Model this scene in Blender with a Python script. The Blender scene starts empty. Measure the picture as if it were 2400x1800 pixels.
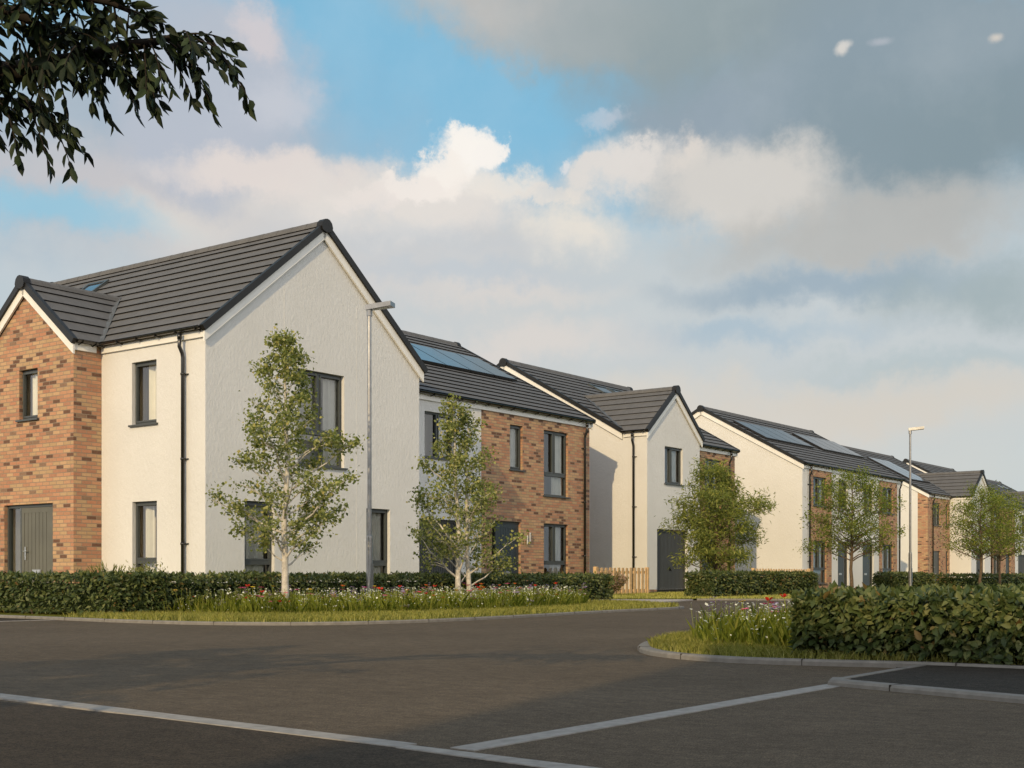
import bpy, bmesh, math, random
import numpy as np
from mathutils import Vector, Matrix
R = math.radians
rnd = random.Random(7)
rng = np.random.default_rng(11)
scene = bpy.context.scene
COL = scene.collection

# world axes: +X runs along the street, +Y runs from the street into the houses, Z up
FW = (0.8050, 0.5932)          # view direction of the camera in plan
RT = (0.5932, -0.8050)         # its right hand
EYE = 0.56

# ------------------------------------------------------------------ materials
def srgb(r, g, b):
    f = lambda c: (c/255/12.92) if c/255 <= 0.04045 else ((c/255+0.055)/1.055)**2.4
    return (f(r), f(g), f(b), 1)

class NT:
    def __init__(s, tree): s.t = tree; s.n = tree.nodes; s.l = tree.links
    def new(s, typ, **kw):
        n = s.n.new(typ)
        for k, v in kw.items(): setattr(n, k, v)
        return n
    def link(s, a, b): s.l.new(a, b)
    def math(s, op, a, b=None, c=None, clamp=False):
        n = s.n.new('ShaderNodeMath'); n.operation = op; n.use_clamp = clamp
        for i, v in enumerate((a, b, c)):
            if v is None: continue
            if isinstance(v, (int, float)): n.inputs[i].default_value = v
            else: s.l.new(v, n.inputs[i])
        return n.outputs[0]
    def ramp(s, fac, stops, interp='LINEAR'):
        n = s.n.new('ShaderNodeValToRGB'); n.color_ramp.interpolation = interp
        e = n.color_ramp.elements
        while len(e) < len(stops): e.new(0.5)
        for i, (p, c) in enumerate(stops):
            e[i].position = p; e[i].color = c if len(c) == 4 else (*c, 1)
        s.l.new(fac, n.inputs[0]); return n.outputs[0]
    def noise(s, vec, scale, detail=3, rough=0.55, dim='3D'):
        n = s.n.new('ShaderNodeTexNoise'); n.noise_dimensions = dim
        n.inputs['Scale'].default_value = scale; n.inputs['Detail'].default_value = detail
        n.inputs['Roughness'].default_value = rough
        if vec is not None: s.l.new(vec, n.inputs['Vector'])
        return n
    def mix(s, fac, a, b, mode='MIX'):
        n = s.n.new('ShaderNodeMix'); n.data_type = 'RGBA'; n.blend_type = mode
        for sock, v in ((n.inputs[0], fac), (n.inputs[6], a), (n.inputs[7], b)):
            if isinstance(v, (int, float)): sock.default_value = v
            elif isinstance(v, tuple): sock.default_value = v if len(v) == 4 else (*v, 1)
            else: s.l.new(v, sock)
        return n.outputs[2]
    def mapping(s, vec, scale):
        n = s.n.new('ShaderNodeMapping'); n.inputs['Scale'].default_value = scale
        s.l.new(vec, n.inputs['Vector']); return n.outputs[0]

def material(name, color=(.5, .5, .5), rough=.7, spec=.5, metal=0.0):
    m = bpy.data.materials.new(name); m.use_nodes = True
    nt = NT(m.node_tree); b = nt.n['Principled BSDF']
    b.inputs['Base Color'].default_value = (*color[:3], 1)
    b.inputs['Roughness'].default_value = rough
    b.inputs['Specular IOR Level'].default_value = spec
    b.inputs['Metallic'].default_value = metal
    m['_'] = 0
    return m, nt, b

def bump(nt, b, height, strength=.5, dist=.02):
    n = nt.new('ShaderNodeBump'); n.inputs['Strength'].default_value = strength
    n.inputs['Distance'].default_value = dist
    nt.link(height, n.inputs['Height']); nt.link(n.outputs[0], b.inputs['Normal']); return n

def objco(nt): return nt.new('ShaderNodeTexCoord').outputs['Object']

M = {}
def mk():
    # --- white harled render
    m, nt, b = material('white_render', (.8, .77, .72), .9, .2); M['render'] = m
    co = objco(nt)
    n1 = nt.noise(nt.mapping(co, (1, 1, .55)), 16, 5, .68)
    n2 = nt.noise(co, 75, 2, .6)
    h = nt.math('ADD', nt.math('MULTIPLY', n1.outputs[0], 1.0), nt.math('MULTIPLY', n2.outputs[0], .35))
    bump(nt, b, h, .72, .021)
    n3 = nt.noise(co, .7, 4, .6)
    nt.link(nt.ramp(n3.outputs[0], [(.3, (.655, .645, .625)), (.7, (.71, .70, .68))]), b.inputs['Base Color'])
    # --- multi brick
    m, nt, b = material('multi_brick', (.5, .3, .15), .88, .25); M['brick'] = m
    uv = nt.new('ShaderNodeTexCoord').outputs['UV']
    br = nt.new('ShaderNodeTexBrick')
    br.inputs['Color1'].default_value = (0, 0, 0, 1); br.inputs['Color2'].default_value = (1, 1, 1, 1)
    br.inputs['Mortar'].default_value = (.5, .5, .5, 1)
    br.inputs['Scale'].default_value = 1; br.inputs['Brick Width'].default_value = .225
    br.inputs['Row Height'].default_value = .075; br.inputs['Mortar Size'].default_value = .0075
    br.inputs['Mortar Smooth'].default_value = .2
    nt.link(uv, br.inputs['Vector'])
    sep = nt.new('ShaderNodeSeparateColor'); nt.link(br.outputs['Color'], sep.inputs[0])
    bc = nt.ramp(sep.outputs[0], [(0, (.085, .038, .033)), (.095, (.20, .125, .09)), (.135, (.38, .18, .115)), (.27, (.49, .25, .15)), (.4, (.46, .305, .175)),
                                  (.53, (.41, .205, .125)), (.63, (.52, .33, .19)), (.74, (.47, .265, .16)), (.84, (.43, .285, .16)), (.93, (.45, .20, .12))], 'CONSTANT')
    pt = nt.noise(uv, 22, 3, .6)
    bc = nt.mix(.18, bc, nt.ramp(pt.outputs[0], [(.3, (.28, .16, .09)), (.7, (.62, .40, .22))]))
    nt.link(nt.mix(br.outputs['Fac'], bc, (.29, .225, .165)), b.inputs['Base Color'])
    hh = nt.math('SUBTRACT', nt.math('MULTIPLY', pt.outputs[0], .3), br.outputs['Fac'])
    bump(nt, b, hh, .8, .01)
    # --- roof tile
    m, nt, b = material('roof_tile', (.13, .12, .115), .75, .3); M['tile'] = m
    co = objco(nt); uv = nt.new('ShaderNodeTexCoord').outputs['UV']
    n = nt.noise(co, 5, 4, .65); n2 = nt.noise(co, 60, 2, .6)
    c = nt.ramp(n.outputs[0], [(.3, (.106, .105, .106)), (.7, (.136, .134, .135))])
    br = nt.new('ShaderNodeTexBrick'); br.inputs['Color1'].default_value = (.94, .94, .94, 1); br.inputs['Color2'].default_value = (1.04, 1.03, 1.02, 1)
    br.inputs['Mortar'].default_value = (.88, .88, .88, 1); br.inputs['Scale'].default_value = 1
    br.inputs['Brick Width'].default_value = .33; br.inputs['Row Height'].default_value = 1; br.inputs['Mortar Size'].default_value = .004
    nt.link(uv, br.inputs['Vector'])
    nt.link(nt.mix(1, c, br.outputs[0], 'MULTIPLY'), b.inputs['Base Color']); bump(nt, b, n2.outputs[0], .25, .006)
    # --- plain ones
    def plain(key, name, col, rough=.6, spec=.4, metal=0, nscale=0, amp=.12):
        m, nt, b = material(name, col, rough, spec, metal); M[key] = m
        if nscale:
            n = nt.noise(objco(nt), nscale, 4, .6)
            lo = tuple(c*(1-amp) for c in col); hi = tuple(min(1, c*(1+amp)) for c in col)
            nt.link(nt.ramp(n.outputs[0], [(.3, lo), (.7, hi)]), b.inputs['Base Color'])
            bump(nt, b, n.outputs[0], .15, .01)
        return m, nt, b
    plain('white', 'white_trim', (.78, .76, .72), .45, .4, 0, 3, .05)
    plain('black', 'black_plastic', (.010, .0095, .009), .26, .7)
    plain('verge', 'dark_verge_course_shade', (.014, .014, .0145), .5, .3, 0, 6, .2)
    plain('frame', 'anthracite_frame', (.055, .062, .062), .42, .4, 0, 2, .1)
    plain('door_olive', 'olive_grey_door', (.115, .112, .088), .45, .4, 0, 2, .1)
    plain('door', 'slate_door', (.05, .064, .072), .45, .4, 0, 2, .1)
    plain('garage', 'graphite_garage', (.045, .047, .046), .5, .4, 0, 1.2, .1)
    plain('steel', 'brushed_steel', (.55, .54, .52), .35, .5, .9, 8, .08)
    plain('galv', 'galvanised_steel', (.26, .255, .25), .32, .5, .8, 9, .18)
    plain('lead', 'lead_valley', (.12, .13, .14), .5, .5, .2, 7, .2)
    plain('curtain', 'curtain_cloth', (.80, .77, .70), .9, .1, 0, 5, .06)
    plain('room', 'room_plaster', (.62, .57, .50), .9, .1, 0, 1, .1)
    plain('roomd', 'room_reflection_brown', (.52, .42, .33), .9, .1, 0, 1, .1)  # brown put into the walls to stand in for reflections in the panes
    plain('wood', 'pale_timber', (.66, .45, .24), .75, .3, 0, 9, .2)
    plain('concrete', 'concrete_kerb', (.20, .186, .165), .85, .2, 0, 14, .16)
    plain('linepaint', 'pale_edging', (.30, .28, .255), .8, .15, 0, 18, .18)
    plain('lens', 'lamp_lens', (.5, .5, .48), .3, .5)
    plain('bark_pale', 'pale_bark', (.50, .46, .40), .85, .2, 0, 14, .35)
    plain('bark_brown', 'brown_bark', (.12, .085, .055), .9, .2, 0, 16, .35)
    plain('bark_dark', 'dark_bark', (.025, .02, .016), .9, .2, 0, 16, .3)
    plain('soil', 'bare_soil', (.085, .06, .042), .95, .1, 0, 7, .35)
    # --- glass
    m = bpy.data.materials.new('window_glass'); m.use_nodes = True; nt = NT(m.node_tree); nt.n.clear()
    out = nt.new('ShaderNodeOutputMaterial'); mx = nt.new('ShaderNodeMixShader')
    tr = nt.new('ShaderNodeBsdfTransparent'); tr.inputs[0].default_value = (.86, .88, .87, 1)
    gl = nt.new('ShaderNodeBsdfGlossy'); gl.inputs['Roughness'].default_value = .012; gl.inputs[0].default_value = (.95, .95, .95, 1)
    fr = nt.new('ShaderNodeFresnel'); fr.inputs[0].default_value = 1.62
    wn = nt.noise(objco(nt), 1.1, 1, .5); bp = nt.new('ShaderNodeBump'); bp.inputs['Strength'].default_value = .05; bp.inputs['Distance'].default_value = .05
    nt.link(wn.outputs[0], bp.inputs['Height']); nt.link(bp.outputs[0], gl.inputs['Normal'])
    nt.link(nt.math('ADD', nt.math('MULTIPLY', fr.outputs[0], .95), .02, clamp=True), mx.inputs[0])
    nt.link(tr.outputs[0], mx.inputs[1]); nt.link(gl.outputs[0], mx.inputs[2]); nt.link(mx.outputs[0], out.inputs[0]); M['glass'] = m
    # --- solar panel
    m, nt, b = material('solar_cells', (.02, .025, .04), .09, .8); M['solar'] = m
    b.inputs['IOR'].default_value = 1.75
    b.inputs['Coat Weight'].default_value = .3; b.inputs['Coat Roughness'].default_value = .05
    uv = nt.new('ShaderNodeTexCoord').outputs['UV']
    br = nt.new('ShaderNodeTexBrick'); br.offset = 0; br.inputs['Scale'].default_value = 1; br.inputs['Brick Width'].default_value = .165
    br.inputs['Row Height'].default_value = .165; br.inputs['Mortar Size'].default_value = .004
    br.inputs['Color1'].default_value = (.022, .03, .05, 1); br.inputs['Color2'].default_value = (.026, .034, .055, 1); br.inputs['Mortar'].default_value = (.10, .12, .15, 1)
    nt.link(uv, br.inputs['Vector']); nt.link(br.outputs[0], b.inputs['Base Color'])
    # --- asphalt
    def asphalt(key, name, lo, hi, rough):
        m, nt, b = material(name, lo, rough, .12); M[key] = m
        co = objco(nt)
        n1 = nt.noise(co, .45, 6, .65); n2 = nt.noise(co, 150, 3, .75); n3 = nt.noise(nt.mapping(co, (2.2, 1.0, 1)), 5, 5, .75); n4 = nt.noise(co, 34, 3, .8)
        c = nt.ramp(n1.outputs[0], [(.3, lo), (.72, hi)])
        c = nt.mix(.9, c, nt.ramp(n2.outputs[0], [(.32, (.42, .42, .42)), (.5, (.95, .95, .95)), (.70, (1.9, 1.85, 1.8))]), 'MULTIPLY')
        c = nt.mix(.75, c, nt.ramp(n3.outputs[0], [(.35, (.74, .74, .74)), (.65, (1.2, 1.19, 1.17))]), 'MULTIPLY')
        c = nt.mix(.8, c, nt.ramp(n4.outputs[0], [(.36, (.72, .72, .72)), (.64, (1.22, 1.22, 1.22))]), 'MULTIPLY')
        nt.link(c, b.inputs['Base Color'])
        bump(nt, b, nt.math('ADD', nt.math('ADD', n2.outputs[0], n4.outputs[0]), nt.math('MULTIPLY', n3.outputs[0], .8)), .6, .008)
    asphalt('asphalt', 'asphalt_road', (.104, .080, .055), (.138, .107, .075), .85)
    asphalt('asphalt2', 'dark_asphalt', (.054, .042, .030), (.07, .055, .040), .88)
    asphalt('asphalt3', 'path_asphalt', (.040, .034, .027), (.052, .045, .037), .9)
    # --- gravel
    m, nt, b = material('pale_paving', (.5, .45, .39), .9, .2); M['gravel'] = m
    n = nt.noise(objco(nt), 34, 3, .7); n2 = nt.noise(objco(nt), 1.2, 3, .6)
    c = nt.ramp(n.outputs[0], [(.3, (.34, .30, .26)), (.7, (.62, .56, .50))])
    nt.link(nt.mix(.5, c, nt.ramp(n2.outputs[0], [(.3, (.8, .8, .8)), (.7, (1.1, 1.1, 1.1))]), 'MULTIPLY'), b.inputs['Base Color']); bump(nt, b, n.outputs[0], .7, .02)
    # --- lawn
    m, nt, b = material('lawn', (.1, .12, .03), .95, .1); M['lawn'] = m
    n = nt.noise(objco(nt), 45, 4, .7); n2 = nt.noise(objco(nt), .9, 3, .6)
    c = nt.ramp(n.outputs[0], [(.3, (.11, .125, .014)), (.7, (.27, .26, .045))])
    nt.link(nt.mix(.6, c, nt.ramp(n2.outputs[0], [(.3, (.75, .8, .7)), (.7, (1.15, 1.1, 1.05))]), 'MULTIPLY'), b.inputs['Base Color']); bump(nt, b, n.outputs[0], 1, .05)
    # --- foliage: each leaf its own tint
    def leaf(key, name, stops, rough=.55, trans=.3, spec=.3):
        m = bpy.data.materials.new(name); m.use_nodes = True; nt = NT(m.node_tree); b = nt.n['Principled BSDF']; M[key] = m
        g = nt.new('ShaderNodeNewGeometry')
        c = nt.ramp(g.outputs['Random Per Island'], stops)
        n = nt.noise(objco(nt), 2.2, 2, .5)
        c = nt.mix(.55, c, nt.ramp(n.outputs[0], [(.32, (.68, .7, .66)), (.68, (1.22, 1.2, 1.1))]), 'MULTIPLY')
        nt.link(c, b.inputs['Base Color']); b.inputs['Roughness'].default_value = rough; b.inputs['Specular IOR Level'].default_value = spec
        if trans:
            t = nt.new('ShaderNodeBsdfTranslucent'); nt.link(nt.mix(1, c, (1.3, 1.35, .7), 'MULTIPLY'), t.inputs[0])
            mx = nt.new('ShaderNodeMixShader'); mx.inputs[0].default_value = trans
            o = nt.n['Material Output']
            nt.link(b.outputs[0], mx.inputs[1]); nt.link(t.outputs[0], mx.inputs[2]); nt.link(mx.outputs[0], o.inputs[0])
    leaf('leaf_birch', 'birch_leaf', [(0, (.095, .125, .034)), (.35, (.175, .205, .06)), (.7, (.26, .28, .09)), (.93, (.42, .41, .17)), (1, (.42, .35, .11))], .5, .3)
    leaf('leaf_willow', 'narrow_leaf', [(0, (.095, .13, .028)), (.5, (.19, .225, .048)), (1, (.34, .34, .085))], .5, .3)
    leaf('leaf_rowan', 'street_tree_leaf', [(0, (.075, .115, .018)), (.5, (.155, .20, .03)), (1, (.28, .29, .055))], .5, .3)
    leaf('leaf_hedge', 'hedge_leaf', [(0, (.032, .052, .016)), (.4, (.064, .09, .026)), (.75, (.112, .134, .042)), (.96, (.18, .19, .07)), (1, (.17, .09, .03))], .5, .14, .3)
    leaf('leaf_shaded', 'overhanging_shaded_leaf', [(0, (.007, .012, .005)), (.6, (.017, .028, .012)), (1, (.036, .055, .022))], .6, .06, .2)  # near-black base colours paint the branch's shade into its leaves
    leaf('leaf_shrub', 'shrub_leaf', [(0, (.12, .14, .03)), (.5, (.20, .21, .06)), (1, (.30, .29, .11))], .6, .3)
    leaf('leaf_pink', 'pink_shrub_leaf', [(0, (.14, .15, .04)), (.45, (.25, .22, .08)), (.55, (.48, .28, .24)), (1, (.62, .44, .38))], .6, .3)
    leaf('grass', 'grass_blade', [(0, (.27, .28, .055)), (.5, (.42, .41, .105)), (1, (.57, .52, .19))], .6, .25)
    leaf('meadow', 'meadow_blade', [(0, (.20, .25, .03)), (.6, (.34, .38, .06)), (1, (.50, .48, .13))], .6, .45)
    leaf('petal_white', 'white_petal', [(0, (.62, .62, .52)), (1, (.85, .84, .76))], .6, .2)
    for k, nme, c in (('red', 'red_petal', (.62, .035, .02)), ('pink', 'pink_petal', (.68, .10, .24)), ('yellow', 'yellow_petal', (.75, .50, .04)),
                      ('lilac', 'lilac_petal', (.52, .38, .60)), ('orange', 'orange_petal', (.62, .14, .03))):
        plain('petal_'+k, nme, c, .6, .2, 0, 30, .15)
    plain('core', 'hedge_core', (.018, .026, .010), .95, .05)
mk()

# ------------------------------------------------------------------ mesh building
class MB:
    def __init__(s): s.v = []; s.f = []; s.m = []
    def face(s, pts, mat=0):
        i = len(s.v); s.v.extend(pts); s.f.append(tuple(range(i, i+len(pts)))); s.m.append(mat)
    def box(s, x0, x1, y0, y1, z0, z1, mat=0):
        x0, x1 = sorted((x0, x1)); y0, y1 = sorted((y0, y1)); z0, z1 = sorted((z0, z1))
        i = len(s.v)
        s.v += [(x0, y0, z0), (x1, y0, z0), (x1, y1, z0), (x0, y1, z0), (x0, y0, z1), (x1, y0, z1), (x1, y1, z1), (x0, y1, z1)]
        for q in ((0, 3, 2, 1), (4, 5, 6, 7), (0, 1, 5, 4), (1, 2, 6, 5), (2, 3, 7, 6), (3, 0, 4, 7)):
            s.f.append(tuple(i+k for k in q)); s.m.append(mat)
    def hexa(s, p, mat=0):          # eight corners, bottom four then top four
        i = len(s.v); s.v += [tuple(q) for q in p]
        for q in ((0, 3, 2, 1), (4, 5, 6, 7), (0, 1, 5, 4), (1, 2, 6, 5), (2, 3, 7, 6), (3, 0, 4, 7)):
            s.f.append(tuple(i+k for k in q)); s.m.append(mat)
    def tube(s, pts, r, n=8, mat=0, caps=True):
        pts = [Vector(p) for p in pts]; rs = r if isinstance(r, (list, tuple)) else [r]*len(pts)
        base = len(s.v); prev = None
        for k, p in enumerate(pts):
            d = (pts[min(k+1, len(pts)-1)]-pts[max(k-1, 0)]).normalized()
            if prev is None:
                a = d.cross(Vector((0, 0, 1)));
                if a.length < .05: a = d.cross(Vector((1, 0, 0)))
            else: a = prev - d*prev.dot(d)
            a.normalize(); prev = a; b = d.cross(a)
            for j in range(n):
                t = 2*math.pi*j/n; q = p + (a*math.cos(t)+b*math.sin(t))*rs[k]; s.v.append(tuple(q))
        for k in range(len(pts)-1):
            for j in range(n):
                s.f.append((base+k*n+j, base+k*n+(j+1) % n, base+(k+1)*n+(j+1) % n, base+(k+1)*n+j)); s.m.append(mat)
        if caps:
            s.f.append(tuple(base+j for j in reversed(range(n)))); s.m.append(mat)
            s.f.append(tuple(base+(len(pts)-1)*n+j for j in range(n))); s.m.append(mat)
    def build(s, name, mats, parent=None, loc=(0, 0, 0), smooth=False):
        me = bpy.data.meshes.new(name); me.from_pydata(s.v, [], s.f)
        mats = mats if isinstance(mats, (list, tuple)) else [mats]
        for m in mats: me.materials.append(m)
        me.polygons.foreach_set('material_index', s.m)
        if smooth: me.polygons.foreach_set('use_smooth', [True]*len(s.f))
        uv = me.uv_layers.new(name='UVMap')
        nl = len(me.loops); co = np.empty(len(s.v)*3); me.vertices.foreach_get('co', co); co = co.reshape(-1, 3)
        vi = np.empty(nl, dtype=np.int32); me.loops.foreach_get('vertex_index', vi)
        npoly = len(me.polygons); nor = np.empty(npoly*3); me.polygons.foreach_get('normal', nor); nor = nor.reshape(-1, 3)
        lt = np.empty(npoly, dtype=np.int32); me.polygons.foreach_get('loop_total', lt)
        pn = np.repeat(nor, lt, axis=0); c = co[vi]; ax, ay = abs(pn[:, 0]), abs(pn[:, 1])
        u = np.where(ax > ay, c[:, 1], c[:, 0]); w = c[:, 2].copy()
        flat = abs(pn[:, 2]) > .97; u = np.where(flat, c[:, 0], u); w = np.where(flat, c[:, 1], w)
        uv.data.foreach_set('uv', np.stack([u, w], 1).ravel())
        me.update(); o = bpy.data.objects.new(name, me); COL.objects.link(o); o.location = loc
        if parent is not None: o.parent = parent
        return o

def tag(o, label=None, cat=None, group=None, kind=None):
    if label: o['label'] = label
    if cat: o['category'] = cat
    if group: o['group'] = group
    if kind: o['kind'] = kind
    return o

def thing(name, label, cat, loc=(0, 0, 0), group=None, rz=0):
    o = bpy.data.objects.new(name, None); COL.objects.link(o); o.location = loc; o.rotation_euler = (0, 0, rz)
    o.empty_display_size = .2
    return tag(o, label, cat, group)

def copy_tree(o, parent=None):
    c = o.copy(); COL.objects.link(c)
    if parent is not None: c.parent = parent
    for ch in list(o.children): copy_tree(ch, c)
    return c

def slab(name, poly, z, mat):
    m = MB(); n = len(poly); m.face([(x, y, z) for x, y in poly])
    for i in range(n): a, b = poly[i], poly[(i+1) % n]; m.face([(*a, -.004), (*b, -.004), (*b, z), (*a, z)])
    return tag(m.build(name, mat), kind='structure')
def sheet(name, poly, z, mat, kind='structure'):
    m = MB(); bm = bmesh.new()
    f = bm.faces.new([bm.verts.new((x, y, z)) for x, y in poly]); 
    if f.normal.z < 0: f.normal_flip()
    bmesh.ops.triangulate(bm, faces=[f])
    me = bpy.data.meshes.new(name); bm.to_mesh(me); bm.free(); me.materials.append(mat)
    o = bpy.data.objects.new(name, me); COL.objects.link(o)
    for p in me.polygons:
        if p.normal.z < 0: p.flip()
    return tag(o, kind=kind)

# bulk mesh of many small pieces (leaves, blades)
def bulk(name, verts, nper, faces, mat, parent=None, extra=None):
    """verts (N*nper,3); faces: list of index tuples within one piece (equal length)"""
    N = len(verts)//nper; k = len(faces[0]); fa = np.array(faces, dtype=np.int64)
    idx = (np.arange(N)[:, None, None]*nper + fa[None]).reshape(-1)
    me = bpy.data.meshes.new(name); nf = N*len(faces)
    me.vertices.add(len(verts)); me.vertices.foreach_set('co', np.asarray(verts, dtype=np.float32).ravel())
    me.loops.add(len(idx)); me.loops.foreach_set('vertex_index', idx.astype(np.int32))
    me.polygons.add(nf); me.polygons.foreach_set('loop_start', (np.arange(nf)*k).astype(np.int32))
    mats = mat if isinstance(mat, (list, tuple)) else [mat]
    for m in mats: me.materials.append(m)
    if extra is not None: me.polygons.foreach_set('material_index', np.repeat(extra, len(faces)).astype(np.int32))
    me.update(calc_edges=True); me.validate()
    o = bpy.data.objects.new(name, me); COL.objects.link(o)
    if parent is not None: o.parent = parent
    return o

def leaves(pos, direc, size, width=.5, fold=.25, fine=False, up=None, jit=.35):
    """leaf outlines: base at pos, pointing along direc"""
    N = len(pos); d = direc/np.linalg.norm(direc, axis=1, keepdims=True)
    r = rng.normal(size=(N, 3)) if up is None else up + rng.normal(size=(N, 3))*jit
    s = np.cross(d, r); s /= np.linalg.norm(s, axis=1, keepdims=True)+1e-9; n = np.cross(s, d)
    L = size[:, None]; w = L*width*.5; dr = -n*L*.12
    if not fine:
        P = np.stack([pos, pos+d*L*.45+s*w+n*w*fold, pos+d*L+dr, pos+d*L*.45-s*w+n*w*fold], 1)
        return P.reshape(-1, 3), 4, [(0, 1, 2), (0, 2, 3)]
    P = np.stack([pos, pos+d*L*.25+s*w*.85+n*w*fold, pos+d*L*.6+s*w*.9+n*w*fold+dr*.4, pos+d*L+dr*1.6,
                  pos+d*L*.6-s*w*.9+n*w*fold+dr*.4, pos+d*L*.25-s*w*.85+n*w*fold], 1)
    return P.reshape(-1, 3), 6, [(0, 1, 2, 3), (0, 3, 4, 5)]

# ------------------------------------------------------------------ house kit (walls face -Y or -X)
def PT(pl, c, a, d, z): return (a, c+d, z) if pl == 'y' else (c+d, a, z)
def quad(mb, pl, c, a0, a1, z0, z1, d=0, mat=0):
    p = [PT(pl, c, a0, d, z0), PT(pl, c, a1, d, z0), PT(pl, c, a1, d, z1), PT(pl, c, a0, d, z1)]
    mb.face(p if pl == 'y' else p[::-1], mat)
def pbox(mb, pl, c, a0, a1, d0, d1, z0, z1, mat=0):
    if pl == 'y': mb.box(a0, a1, c+d0, c+d1, z0, z1, mat)
    else: mb.box(c+d0, c+d1, a0, a1, z0, z1, mat)
REV = .115
def wall(mb, pl, c, a0, a1, z0, z1, holes=(), mat=0, revmat=None):
    A = sorted({a0, a1, *[h[0] for h in holes if a0 <= h[0] <= a1], *[h[1] for h in holes if a0 <= h[1] <= a1]})
    Z = sorted({z0, z1, *[max(z0, h[2]) for h in holes], *[h[3] for h in holes]})
    for i in range(len(A)-1):
        for j in range(len(Z)-1):
            ca, cz = (A[i]+A[i+1])/2, (Z[j]+Z[j+1])/2
            if any(h[0] < ca < h[1] and h[2] < cz < h[3] for h in holes): continue
            quad(mb, pl, c, A[i], A[i+1], Z[j], Z[j+1], 0, mat)
    for h in holes:
        rm = mat if revmat is None else revmat
        q = lambda *p: mb.face([PT(pl, c, *x) for x in p], rm)
        q((h[0], 0, h[2]), (h[0], REV, h[2]), (h[0], REV, h[3]), (h[0], 0, h[3]))
        q((h[1], 0, h[2]), (h[1], REV, h[2]), (h[1], REV, h[3]), (h[1], 0, h[3]))
        q((h[0], 0, h[3]), (h[1], 0, h[3]), (h[1], REV, h[3]), (h[0], REV, h[3]))
        q((h[0], 0, h[2]), (h[1], 0, h[2]), (h[1], REV, h[2]), (h[0], REV, h[2]))

def window(house, pl, c, a0, a1, z0, z1, mullion=None, transom=None, sill=True, curtain=(.45, 1.0), flip=False, room=None):
    f = MB(); F = .055; D0, D1 = REV-.035, REV+.035; fw = .046
    pbox(f, pl, c, a0, a0+fw, D0, D1, z0, z1); pbox(f, pl, c, a1-fw, a1, D0, D1, z0, z1)
    pbox(f, pl, c, a0+fw, a1-fw, D0, D1, z1-fw, z1); pbox(f, pl, c, a0+fw, a1-fw, D0, D1, z0, z0+fw)
    zt = z0
    if transom is not None:
        pbox(f, pl, c, a0+fw, a1-fw, D0-.012, D1, transom-.045, transom+.035); zt = transom
    cells = [(a0, a1)]
    if mullion is not None:
        pbox(f, pl, c, mullion-.028, mullion+.028, D0-.006, D1, zt+.02, z1-fw*.5); cells = [(a0, mullion), (mullion, a1)]
    g = .033                                   # opening sash set into each upper light
    for (b0, b1) in (cells if mullion is None else cells[1:] if not flip else cells):
        s0 = b0+(fw if b0 == a0 else .035); s1 = b1-(fw if b1 == a1 else .035); y0 = (zt+.035 if transom is not None else z0+fw); y1 = z1-fw
        pbox(f, pl, c, s0, s0+g, D0-.02, D0+.03, y0, y1); pbox(f, pl, c, s1-g, s1, D0-.02, D0+.03, y0, y1)
        pbox(f, pl, c, s0+g, s1-g, D0-.02, D0+.03, y0, y0+g); pbox(f, pl, c, s0+g, s1-g, D0-.02, D0+.03, y1-g, y1)
    w = f.build('window', M['frame'], house)
    p = MB(); quad(p, pl, c, a0+.03, a1-.03, z0+.03, z1-.03, REV+.012); p.build('pane', M['glass'], w)
    if sill:
        s = MB(); pbox(s, pl, c, a0-.05, a1+.05, -.055, REV-.035, z0-.035, z0-.002)
        s.build('sill', M['frame'], w)
    k = MB(); d = REV+.10
    for (u0, u1) in (curtain if isinstance(curtain[0], tuple) else (curtain,)):
        c0 = a0+(a1-a0)*u0; c1 = a0+(a1-a0)*u1; n = max(6, int((c1-c0)/.035)); ph = rnd.random()*6
        prev = None
        for i in range(n+1):
            a = c0+(c1-c0)*i/n; dd = d+.035*math.sin(i*1.25+ph)+.02*math.sin(i*.47+ph*2)
            if prev: k.face([PT(pl, c, prev[0], prev[1], z0-.05), PT(pl, c, a, dd, z0-.05), PT(pl, c, a, dd, z1+.05), PT(pl, c, prev[0], prev[1], z1+.05)])
            prev = (a, dd)
    if k.f: k.build('curtain', M['curtain'], w, smooth=True)
    r = MB(); e = .55; e0, e1, y0, y1 = a0-.25, a1+.25, z0-.25, z1+.2; d0 = REV+.045
    Q = lambda *pp: r.face([PT(pl, c, *x) for x in pp])
    Q((e0, e, y0), (e1, e, y0), (e1, e, y1), (e0, e, y1))
    Q((e0, d0, y0), (e0, e, y0), (e0, e, y1), (e0, d0, y1)); Q((e1, d0, y0), (e1, e, y0), (e1, e, y1), (e1, d0, y1))
    Q((e0, d0, y1), (e1, d0, y1), (e1, e, y1), (e0, e, y1)); Q((e0, d0, y0), (e1, d0, y0), (e1, e, y0), (e0, e, y0))
    for q in ((e0, a0, y0, y1), (a1, e1, y0, y1), (a0, a1, z1, y1), (a0, a1, y0, z0)):
        Q((q[0], d0, q[2]), (q[1], d0, q[2]), (q[1], d0, q[3]), (q[0], d0, q[3]))
    r.build('room', M[room or 'room'], w)
    return w

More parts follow.
